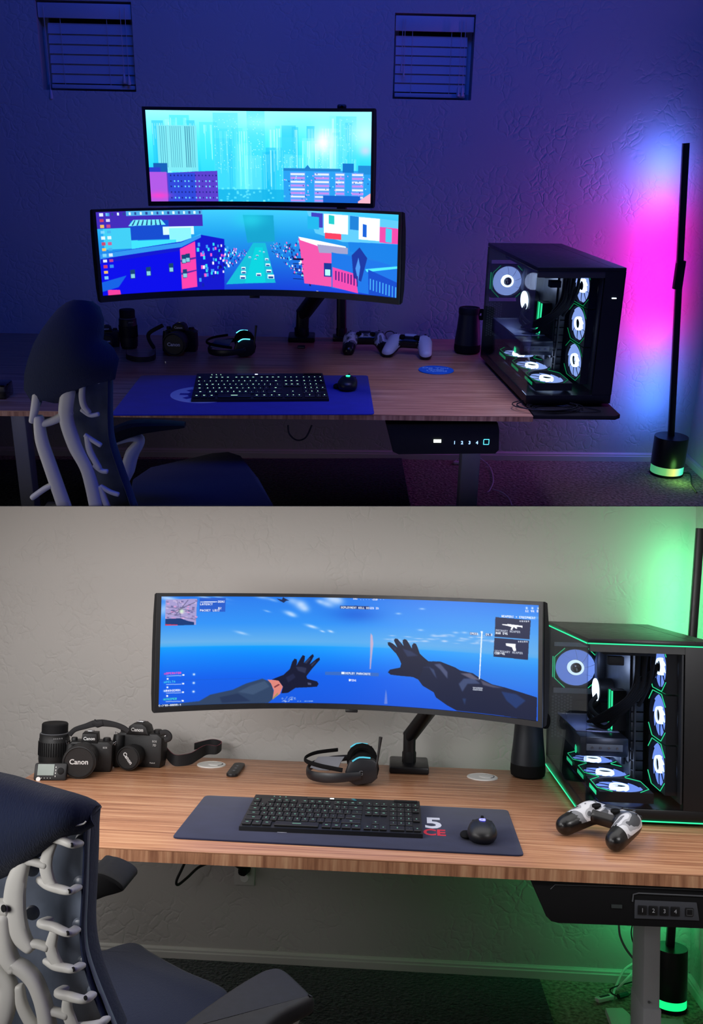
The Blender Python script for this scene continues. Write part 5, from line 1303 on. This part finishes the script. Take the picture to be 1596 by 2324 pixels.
    cv.poly(Z1([(1548, 738), (1558, 738), (1558, 755), (1548, 755)]), wt); cv.text('PING', z2(0, 725), wt)
    for k, (y, c, nm) in enumerate(((683, (225, 70, 180), 'OPERATOR'), (750, (60, 190, 230), 'DELTA'), (818, wt, 'RANGER01'), (885, (70, 210, 190), 'SNIPER'))):
        cv.blob(z1(100, y), 2.2, 2.2, c, 1); cv.text(nm, z1(112, y-8), c)
        cv.poly(Z1([(112, y+16), (218, y+14), (218, y+19), (112, y+21)]), (200, 215, 240), .8); cv.poly(Z1([(222, y+6), (238, y+6), (238, y+18), (222, y+18)]), wt)
        if k < 3: cv.blob(z1(305, y+6), 2.6, 2.6, wt, 1); cv.poly(Z1([(114, y+34), (127, y+34), (127, y+48), (114, y+48)]), wt)
    cv.poly(Z1([(60, 932), (186, 928), (186, 944), (60, 948)]), (30, 36, 60), .6); cv.text('5-230-8800-1', z1(64, 933), wt)
    for i, x in enumerate((1400, 1441, 1484)): cv.blob(z2(x, 188), 2.2, 2.6, wt, 1); cv.text(['12', '44', '0'][i], z2(x-8, 205), wt)
    cv.text('WEAPONS + EQUIPMENT', z2(1218, 248), wt)
    cv.poly(Z2([(1170, 262), (1432, 282), (1424, 430), (1166, 412)]), (22, 30, 66)); cv.poly(Z2([(1164, 420), (1420, 440), (1414, 588), (1158, 564)]), (24, 32, 70))
    cv.poly(Z2([(1222, 316), (1260, 318), (1262, 313), (1300, 318), (1336, 322), (1372, 326), (1372, 342), (1356, 336), (1330, 336), (1334, 350), (1322, 350), (1312, 338), (1306, 340), (1296, 360), (1284, 358), (1292, 338), (1260, 328), (1222, 322)]), (238, 240, 246))
    cv.poly(Z2([(1250, 462), (1324, 466), (1322, 486), (1328, 518), (1308, 522), (1296, 492), (1252, 480)]), (238, 240, 246))
    for x, y in ((1350, 285), (1340, 442)):
        for i in range(5): cv.poly(Z2([(x+i*15, y), (x+i*15+10, y+1), (x+i*15+10, y+13), (x+i*15, y+12)]), (200, 206, 220), .9)
    cv.text('PRIMARY WEAPON', z2(1176, 358), wt, 1, .7); cv.text('RAM 545', z2(1174, 376), wt); cv.text('SECONDARY WEAPON', z2(1168, 514), wt, 1, .7); cv.text('COR-45', z2(1168, 531), wt)
    cv.poly(Z2([(1062, 375), (1073, 375), (1056, 735), (1048, 735)]), (220, 232, 250)); cv.poly(Z2([(1058, 370), (1074, 371), (1074, 385), (1058, 384)]), wt)
    cv.poly(Z2([(974, 378), (1032, 382), (1030, 402), (974, 399)]), (60, 80, 130), .9); cv.text('SPEED', z2(977, 381), wt); cv.poly(Z2([(1094, 386), (1140, 390), (1138, 410), (1094, 406)]), (60, 80, 130), .9); cv.text('54.0', z2(1098, 389), wt)
    cv.poly(Z2([(1002, 794), (1078, 800), (1076, 824), (1002, 818)]), (200, 206, 220), .85); cv.text('GROUND', z2(1005, 799), (30, 40, 70))
    return cv
Lc = RB.y(347, 1617, 2.47); Rc = RB.y(1235, 1651, 2.40)
Hm = ((RB.y(347, 1342, 2.47)-Lc).length+(RB.y(1246, 1370, 2.40)-Rc).length)/2
curved_monitor(RB, Lc, Rc, Hm, .175, game(), 'monitor', 'wide curved monitor showing a blue sky and two gloved hands', 1.12, bez=(.010, .009, .014))
b0 = RB.z(928, 1745, DB); b0 = V((b0.x, b0.y, DB))
monitor_arm(RB, None, .118, .15, DB, [b0, RB.y(930, 1662, b0.y)], RB.y(975, 1612, b0.y-.06), RB.y(1000, 1560, 2.60), 'black monitor arm with a square base, holding up the single monitor in the daylit room', .019)

# ---- things on the desk
mB, qB = mat_pad(RB, DB, [(466, 1808), (1153, 1841), (1190, 1945), (390, 1904)], 'long navy mouse mat with white and red print, on the daylit desk')
L = local(RB, mB)
rzB = ang(qB[3], qB[2])
emblem(RB, DB, mB, L, 648, 1873, 70)
c = L(RB.z(984, 1873, DB)); B().text('5', .125, TR(c+V((0, 0, MZ))) @ ROT(rzB, 'Z'), bold=.003, ext=.0004, sx=.72).build('printed_numeral', mat('print_white', (205, 208, 222), .8), mB)
c = L(RB.z(986, 1894, DB)); B().text('CE', .066, TR(c+V((0, 0, MZ))) @ ROT(rzB, 'Z'), bold=.002, ext=.0004, sx=.66).build('printed_letters', mat('print_red', (196, 40, 62), .8), mB)
zk = DB+MZ
keyboard(RB, RB.z(542, 1885, zk), RB.z(960, 1903, zk), RB.z(567, 1817, zk), 'black full-size keyboard with faintly lit legends on the daylit desk mat', zk, glow('key_legend_soft', (150, 215, 190), .75), None)
p = RB.z(1094, 1903, zk)
mouse(RB, (p.x, p.y, zk), .125, rzB-4, 'black gaming mouse with violet lit logo on the mat in the daylit room', glow('logo_violet', (110, 110, 255), 4))
headset(RB, RB.z(776, 1783, DB), .205, 'black headset lying below the monitor on the daylit desk, cyan light strips', rzB+6, glow('cyan_led_soft', (90, 200, 225), 1.0))
p = RB.z(1198, 1762, DB)
rs = (RB.y(1239, 1750, p.y).x-RB.y(1159, 1750, p.y).x)/2
speaker(RB, p, rs*3.75, rs, 'black cylindrical speaker standing under the right end of the single monitor', -5)
p0, p1 = RB.z(1296, 1893, DB), RB.z(1412, 1930, DB); mid = (p0+p1)/2
dr = (p1-p0).normalized(); up_ = V((-dr.y, dr.x, 0))
controller(RB, (mid.x+up_.x*.052, mid.y+up_.y*.052, DB+.020), ang(p0, p1), 'grey camouflage game controller in front of the computer, daylit room', CAMO, GLOSS, .158, ROT(12, 'X'))
# remote
p0, p1 = RB.z(525, 1764, DB), RB.z(545, 1737, DB)
t = thing(RB, 'remote_control', 'small black oval remote control right of the strap on the daylit desk', 'remote', (p0+p1)/2, ang(p0, p1)); Lr = (p1-p0).length*.5
b = B(); w2 = .017
b.prism([(math.copysign(Lr-w2, math.cos(a))+w2*math.cos(a) if abs(math.cos(a)) > 1e-6 else math.copysign(Lr-w2, math.cos(a)), w2*math.sin(a), 0) for a in [2*math.pi*(k+.5)/28 for k in range(28)]], (0, 0, .009), bev=.002); b.build('body', BLACK, t)
b = B()
for x in (-.4, 0, .4): b.lathe([(0, 0), (.0045, 0), (.004, .001), (0, .001)], 14, m=TR(V((x*Lr, 0, .009))))
b.build('buttons', GREY, t)
# cameras
p = RB.z(121, 1742, DB)
standing_lens(RB, p, (RB.y(155, 1700, p.y).x-RB.y(89, 1700, p.y).x)/2, RB.hgt(122, 1640, p)-DB, 'tall black lens standing upright at the left end of the daylit desk')
p = RB.z(204, 1748, DB)
camera_thing(RB, p, 8, 'black camera with a big round capped lens, beside the standing lens in daylight', .98, .047, .085, lx=-.012, lz=.006, hump='box', tiltx=0, extra=(('EOS', .007, .046, .072),))
p = RB.z(318, 1736, DB)
camera_thing(RB, p, -5, 'black camera with a small capped lens and long strap, daylit desk', 1.12, .031, .055, lx=-.004, lz=-.008, captext_rot=-52, extra=(('EOS', .007, .048, .070), ('7D', .008, .048, .060), ('Mark II', .005, .044, .014)))
# flash trigger with display
p = RB.z(112, 1772, DB)
t = thing(RB, 'flash_trigger', 'small black flash trigger with a grey-green display, leaning at the desk\'s left end', 'flash trigger', p, 8, m=ROT(-18, 'X'))
B().box((0, .010, .024), (.088, .022, .048), bev=.006).build('body', BLACK, t)
B().box((-.012, -.0015, .029), (.044, .002, .030)).build('display', mat('lcd', (112, 126, 118), .3), t)
b = B().lathe([(0, 0), (.009, 0), (.009, .003), (.0075, .004), (0, .004)], 20, m=TR(V((.028, -.001, .026))) @ ROT(90, 'X')); b.build('dial', BLACKM, t)
b = B()
for i in range(5): b.box((-.030+.008*i, -.0015, .007), (.0016, .001, .0016))
for z in (.012, .02, .028, .036): b.box((.0145, -.0015, z), (.0016, .001, .004))
b.build('button_marks', WHITE, t)
B().lathe([(0, 0), (.006, 0), (.006, .001), (0, .001)], 20, m=TR(V((-.030, -.001, .004))) @ ROT(90, 'X')).build('round_badge', WHITE, t)
B().box((.02, .03, .006), (.03, .02, .010), bev=.002).build('foot_mount', DMETAL, t)
# straps
RED = mat('strap_red', (120, 44, 62), .7)
Z0 = DB+.001
ribbon(RB, [RB.z(372, 1728, Z0)+V((0, 0, .018)), RB.z(395, 1738, Z0), RB.z(430, 1736, Z0), RB.z(452, 1728, Z0)+V((0, .0, .006)), RB.z(470, 1722, Z0)+V((0, 0, .012)), RB.z(492, 1722, Z0)+V((0, 0, .014)), RB.z(502, 1716, Z0)+V((0, .0, .022)), RB.z(480, 1712, Z0)+V((0, 0, .026)), RB.z(440, 1716, Z0)+V((0, 0, .020))], [.030, .034, .034, .026, .022, .020], 'black camera strap with red lining, curling right from the two cameras', m2=RED, th=.0025)
yc_ = RB.z(204, 1748, DB).y
b = B(); b.sweep([RB.y(px, py, yc_+.01) for px, py in ((158, 1668), (170, 1656), (195, 1648), (215, 1642), (235, 1641), (262, 1645), (280, 1652), (292, 1660))], [.0035]*8, [.007, .007, .008, .010, .010, .008, .008, .007], seg=8, smooth=6, power=.7)
b.sweep([RB.y(px, py, yc_+.01) for px, py in ((212, 1639), (222, 1644), (234, 1640))], .006, .010, seg=8)
solo(RB, b, 'neck_strap', mat('strap_black', (24, 24, 28), .7), 'thin black neck strap arching over the two cameras', 'strap')
b = B(); b.sweep([RB.y(px, py, yc_+.01) for px, py in ((364, 1664), (376, 1662), (384, 1668), (384, 1676), (374, 1680))], [.004]*5, [.008]*5, seg=8, smooth=6)
solo(RB, b, 'strap_clip', mat('strap_black', (24, 24, 28), .7), 'short black strap end with clip at the right shoulder of the small-lens camera', 'strap')
# computer
FLb = RB.z(1327, 1869, DB); Hc = RB.hgt(1345, 1449, FLb)-DB; frx = FLb.x+Hc*.285/.459*1.10
dep = RB.z(1240, 1742, DB).y-FLb.y
print('PC B', FLb, Hc, dep)
pc_tower(RB, V((FLb.x, FLb.y, DB+.0003)), frx, dep, Hc, 'black glass-sided computer with green glowing edges on the daylit desk', GREEN, glow('green_edge', (50, 225, 150), 1.2), glow('fan_core_soft', (205, 230, 255), 2.2), glow('fan_blade_soft', (125, 160, 250), 1.1))
# lamp
cx = RB.z(1533, 2296, 0); rb = (RB.y(1571, 2240, cx.y).x-RB.y(1496, 2240, cx.y).x)/2
cx = RB.z(1532, 2306, 0); cx = V((cx.x, cx.y+rb, 0))
bh = RB.hgt(1533, 2150, cx); lt = RB.y(1592, 1199, cx.y)
gs = glow('strip_green', (40, 240, 140), 3)
tower_lamp(RB, cx, rb, bh, lt, .024, 'slim black floor lamp at the right edge throwing green light on the wall',
    [(.97, .66, gs, [((.10, 1, .36), .8)]), (.64, .36, gs, [((.10, 1, .36), .9)]), (.34, .05, gs, [((.04, 1, .28), 1.1)])], glow('lamp_ring_bright', (20, 245, 120), 1.5), V((-.35, .94, 0)))
# cables by the leg
yk = WY_B-.35
b = B(); b.sweep([RB.y(px, py, yk) for px, py in ((1405, 2098), (1408, 2125), (1422, 2155), (1442, 2180))], .003, seg=6, smooth=5)
solo(RB, b, 'hanging_cable', mat('cable_grey', (96, 104, 104), .5), 'grey cable dropping behind the light grey desk leg, daylit room', 'cable')
b = B(); b.sweep([RB.y(px, py, yk) for px, py in ((1436, 2098), (1433, 2115), (1436, 2135), (1444, 2150))], .0018, seg=6, smooth=5)
solo(RB, b, 'hanging_cable', BLACK, 'thin black cable just left of the light grey desk leg, daylit room', 'cable')
b = B(); b.sweep([RB.z(1440, 2222, .02)+V((0, 0, .05)), RB.z(1415, 2226, .02)+V((0, 0, .03)), RB.z(1398, 2240, .01), RB.z(1393, 2256, .008), RB.z(1398, 2262, .006)], .0035, seg=6, smooth=5)
b.sweep([RB.z(1442, 2232, .02)+V((0, 0, .04)), RB.z(1420, 2240, .02)+V((0, 0, .02)), RB.z(1400, 2246, .01)], .0035, seg=6, smooth=5)
solo(RB, b, 'cable', WHITE, 'white cord bundle on the carpet left of the light grey leg, daylit room', 'cable')
b = B(); b.sweep([RB.z(1436, 2252, .01), RB.z(1420, 2262, .01), RB.z(1395, 2258, .01), RB.z(1385, 2248, .01), RB.z(1395, 2240, .02), RB.z(1438, 2228, .02)], .0022, seg=6, smooth=5)
b.sweep([RB.z(1404, 2262, .014), RB.z(1424, 2256, .014)], .008, seg=8)
solo(RB, b, 'cable', BLACK, 'thin black cord with a bead, tangled in the white cord on the carpet', 'cable')
p = RB.z(1372, 2270, .006)
b = B(); b.box((0, 0, .006), (.06, .02, .012), bev=.003, m=ROT(30, 'Z')); b.box((0, 0, .0125), (.035, .008, .002), m=ROT(30, 'Z'), mi=1)
solo(RB, b, 'plug_adapter', [WHITE, BLACK], 'small white adapter lying on the carpet left of the cord bundle', 'adapter', p)

# ---- office chair in the lower room
YC = 1.36
chB = chair_root(RB, RB.y(100, 2100, YC).xy.to_3d(), 'office chair with navy fabric and pale ribbed back, in the left foreground in daylight')
L = local(RB, chB)
hood(RB, chB, [(-40, 1754), (-40, 1840), (-40, 1920), (-40, 1998)], [(-39, 1754), (-39, 1840), (-39, 1920), (-39, 1998)], YC, 0, .002) if False else None
tops = [(-50, 1760), (-20, 1766), (0, 1771), (30, 1778), (60, 1787), (95, 1798), (130, 1808), (165, 1818), (190, 1826), (208, 1834), (216, 1842)]
bots = [(-50, 2000), (-20, 1984), (0, 1976), (30, 1962), (60, 1945), (90, 1921), (115, 1901), (140, 1884), (158, 1877), (180, 1874), (206, 1858)]
rows = []
for a, c in zip(tops, bots):
    r = []
    for i in range(15):
        q = i/14; bul = .055*math.sin(math.pi*min(1, q*1.0))**.5*min(1, (216-a[0])/70+.15)
        r.append(L(RB.y(a[0]*(1-q)+c[0]*q, a[1]*(1-q)+c[1]*q, YC+.02-bul-.02*q)))
    rows.append(r)
B().sheet(rows, -.012).build('fabric_cover', NAVY, chB, 60)
B().sweep([L(RB.y(px, py-1, YC+.028)) for px, py in [(x, y+4) for x, y in tops]], .006, .03, seg=12, up=(0, 1, 0)).build('fabric_top_roll', NAVY, chB, 60)
rim = [(211, 1846), (208, 1880), (207, 1930), (203, 2027), (200, 2085), (202, 2130), (209, 2170), (225, 2223), (249, 2285), (272, 2340)]
B().sweep([L(RB.y(px, py, YC+.03)) for px, py in rim], [.0045]*3+[.0045, .005, .0055, .0055, .005, .005, .005], .035, seg=14, up=(0, 1, 0), smooth=6).build('fabric_rim', NAVY, chB, 60)
inn = [(204, 1858), (200, 1930), (197, 2027), (194, 2090), (196, 2140), (205, 2180), (222, 2228), (245, 2285), (270, 2345)]
rows = []
for x, y in inn:
    r = []
    for i in range(13):
        q = i/12; r.append(L(RB.y(x*(1-q)+(-60)*q, y+(1-math.cos(q*1.2))*4, YC+.012+.075*math.sin(math.pi*.5*min(1, q*2.2)))))
    rows.append(r)
B().sheet(rows, .004).build('back_membrane', SHELL, chB, 60)
B().sweep([L(RB.y(px-1, py, YC+.008)) for px, py in inn], .0022, .006, seg=8, up=(0, 1, 0), smooth=5).build('membrane_edge', mat('membrane_edge', (120, 130, 145), .4), chB)
B().sweep([L(RB.y(px, py, YC-.03)) for px, py in ((115, 1903), (132, 1889), (150, 1878), (166, 1875), (180, 1872), (190, 1869), (195, 1864))], .0012, seg=6, smooth=4).build('piping', BONE, chB)
bars(RB, chB, YC-.02, [
    ('rib', [(120, 1914), (108, 1940), (104, 1966), (110, 1994), (122, 2014)], [20, 27, 29, 27, 22], .006),
    ('rib', [(124, 2112), (120, 2128), (116, 2150), (122, 2172), (136, 2194)], [20, 24, 27, 27, 20], .006),
    ('rib', [(154, 2262), (152, 2285), (158, 2310), (172, 2345)], [20, 24, 27, 27], .006),
    ('main_rib', [(52, 1958), (38, 2000), (33, 2045), (38, 2095), (52, 2130), (70, 2152)], [34, 46, 50, 48, 40, 26], .010),
    ('rib_arm', [(112, 1902, -.004), (140, 1907, -.006), (164, 1916, -.01), (181, 1912, .012)], [14, 19, 16, 13], .007),
    ('rib_arm', [(92, 1996, .02), (110, 2010, 0), (140, 2019, -.006), (160, 2022, -.01), (177, 2013, .012)], [16, 18, 19, 15, 13], .007),
    ('rib_arm', [(112, 2086, .02), (94, 2096, .0), (122, 2104, -.004), (155, 2117, -.01), (174, 2108, .012)], [13, 17, 20, 16, 13], .007),
    ('rib_arm', [(107, 2180, .02), (126, 2192, 0), (150, 2197, -.006), (168, 2199, -.01), (185, 2190, .012)], [14, 18, 18, 15, 13], .007),
    ('rib_arm', [(148, 2242, .02), (133, 2254, .0), (160, 2262, -.004), (192, 2268, -.01), (210, 2256, .012)], [13, 17, 20, 16, 13], .007),
    ('rib_arm', [(160, 2330, .02), (200, 2328, -.004), (228, 2322, -.01), (241, 2312, .012)], [13, 16, 15, 13], .007),
    ('cross_bar', [(48, 1950), (75, 1955), (104, 1963)], [26, 18, 17], .008),
    ('cross_bar', [(60, 2146), (82, 2142), (108, 2150)], [26, 18, 18], .008),
    ('cross_bar', [(96, 2292), (125, 2296), (152, 2304)], [26, 18, 18], .008),
    ('spine_lug', [(-22, 2058), (2, 2060), (20, 2060)], [34, 40, 36], .012),
    ('spine', [(8, 2080), (12, 2130), (20, 2172), (36, 2196)], [38, 38, 40, 34], .014),
    ('spine', [(30, 2186), (55, 2200), (78, 2225), (94, 2262), (104, 2300), (110, 2345)], [30, 34, 34, 34, 36, 40], .014),
    ('lower_frame', [(-12, 2150), (0, 2200), (20, 2240), (10, 2300), (-6, 2345)], [30, 34, 40, 46, 40], .012),
    ('lower_frame', [(44, 2240), (50, 2280), (70, 2320), (90, 2345)], [22, 26, 26, 20], .008)], BONE)
for px, py in ((162, 1918), (156, 2023), (153, 2118), (166, 2200), (194, 2265), (8, 2062)):
    r_ = .0032 if px > 50 else .0052
    B().lathe([(0, -.001), (r_, -.001), (r_, .0006), (0, .0006)], 16, m=TR(L(RB.y(px, py, YC-.0365))) @ ROT(90, 'X') @ ROT(-30, 'Y')).build('rib_hole', BLACKM, chB)
for px, py in ((186, 1908), (182, 2005), (180, 2100), (190, 2186), (214, 2250), (72, 1973), (73, 2072)):
    B().lathe([(0, -.001), (.011, -.001), (.009, .003), (.005, .005), (0, .005)], 18, m=TR(L(RB.y(px, py, YC+.010))) @ ROT(90, 'X')).build('pixel_button', SHELL, chB)
# far arm pad, seat, near arm pad
b = B(); b.prism([L(RB.y(px, py, YC+.38)) for px, py in rounded([(200, 1983), (225, 1981), (245, 1987), (264, 1997), (277, 2008), (280, 2018), (274, 2026), (240, 2036), (200, 2044)])], (0, .10, 0), bev=.006); b.build('arm_pad', BLACKM, chB)
zs_ = .40
b = B(); b.prism([L(RB.z(px, py, zs_))-V((0, 0, .05)) for px, py in rounded([(196, 2172), (240, 2150), (275, 2138), (300, 2134), (322, 2139), (345, 2155), (420, 2196), (520, 2246), (470, 2300), (420, 2350), (225, 2350)])], (0, 0, .05), bev=.014)
b.build('seat', NAVY, chB, 60)
za = .60
b = B(); b.prism([L(RB.z(px, py, za))-V((0, 0, .03)) for px, py in rounded([(380, 2350), (411, 2324), (461, 2286), (531, 2238), (585, 2206), (610, 2196), (632, 2194), (652, 2203), (682, 2230), (706, 2254), (709, 2262), (640, 2298), (560, 2345)])], (0, 0, .03), bev=.008)
b.build('arm_pad', mat('arm_pad_grey', (25, 26, 31), .6), chB, 60)
b = B(); b.prism([L(RB.z(px, py, za-.045)) for px, py in ((560, 2370), (650, 2330), (684, 2312), (676, 2330), (600, 2380))], (0, 0, .015), bev=.003); b.build('arm_support', BONE, chB)

# ================================================================== cut what runs into the divider between the rooms
bpy.context.view_layer.update()
def cut_at_divider():
    for o in list(bpy.data.objects):
        if o.type != 'MESH' or o.name.startswith('ceiling') or o.name.startswith('keycap'): continue
        r = o
        while r.parent: r = r.parent
        if r not in ROOM_OF: continue
        up = ROOM_OF[r] is RA
        M = o.matrix_world; ds = [(M @ V(c)-PLC).dot(PLN) for c in o.bound_box]
        if up and min(ds) < .0004 or (not up and max(ds) > -.0014):
            bm = bmesh.new(); bm.from_mesh(o.data); inv = M.inverted()
            co = inv @ (PLC+PLN*(.0004 if up else -.0014)); no = (M.transposed().to_3x3() @ PLN).normalized()
            res = bmesh.ops.bisect_plane(bm, geom=bm.verts[:]+bm.edges[:]+bm.faces[:], plane_co=co, plane_no=no, clear_inner=up, clear_outer=not up)
            ed = [e for e in res['geom_cut'] if isinstance(e, bmesh.types.BMEdge)]
            if ed and len(bm.faces) < 5000:
                try: bmesh.ops.holes_fill(bm, edges=ed, sides=0)
                except Exception: pass
            if len(bm.faces) == 0: bm.free(); bpy.data.objects.remove(o); continue
            bm.to_mesh(o.data); bm.free()
cut_at_divider()
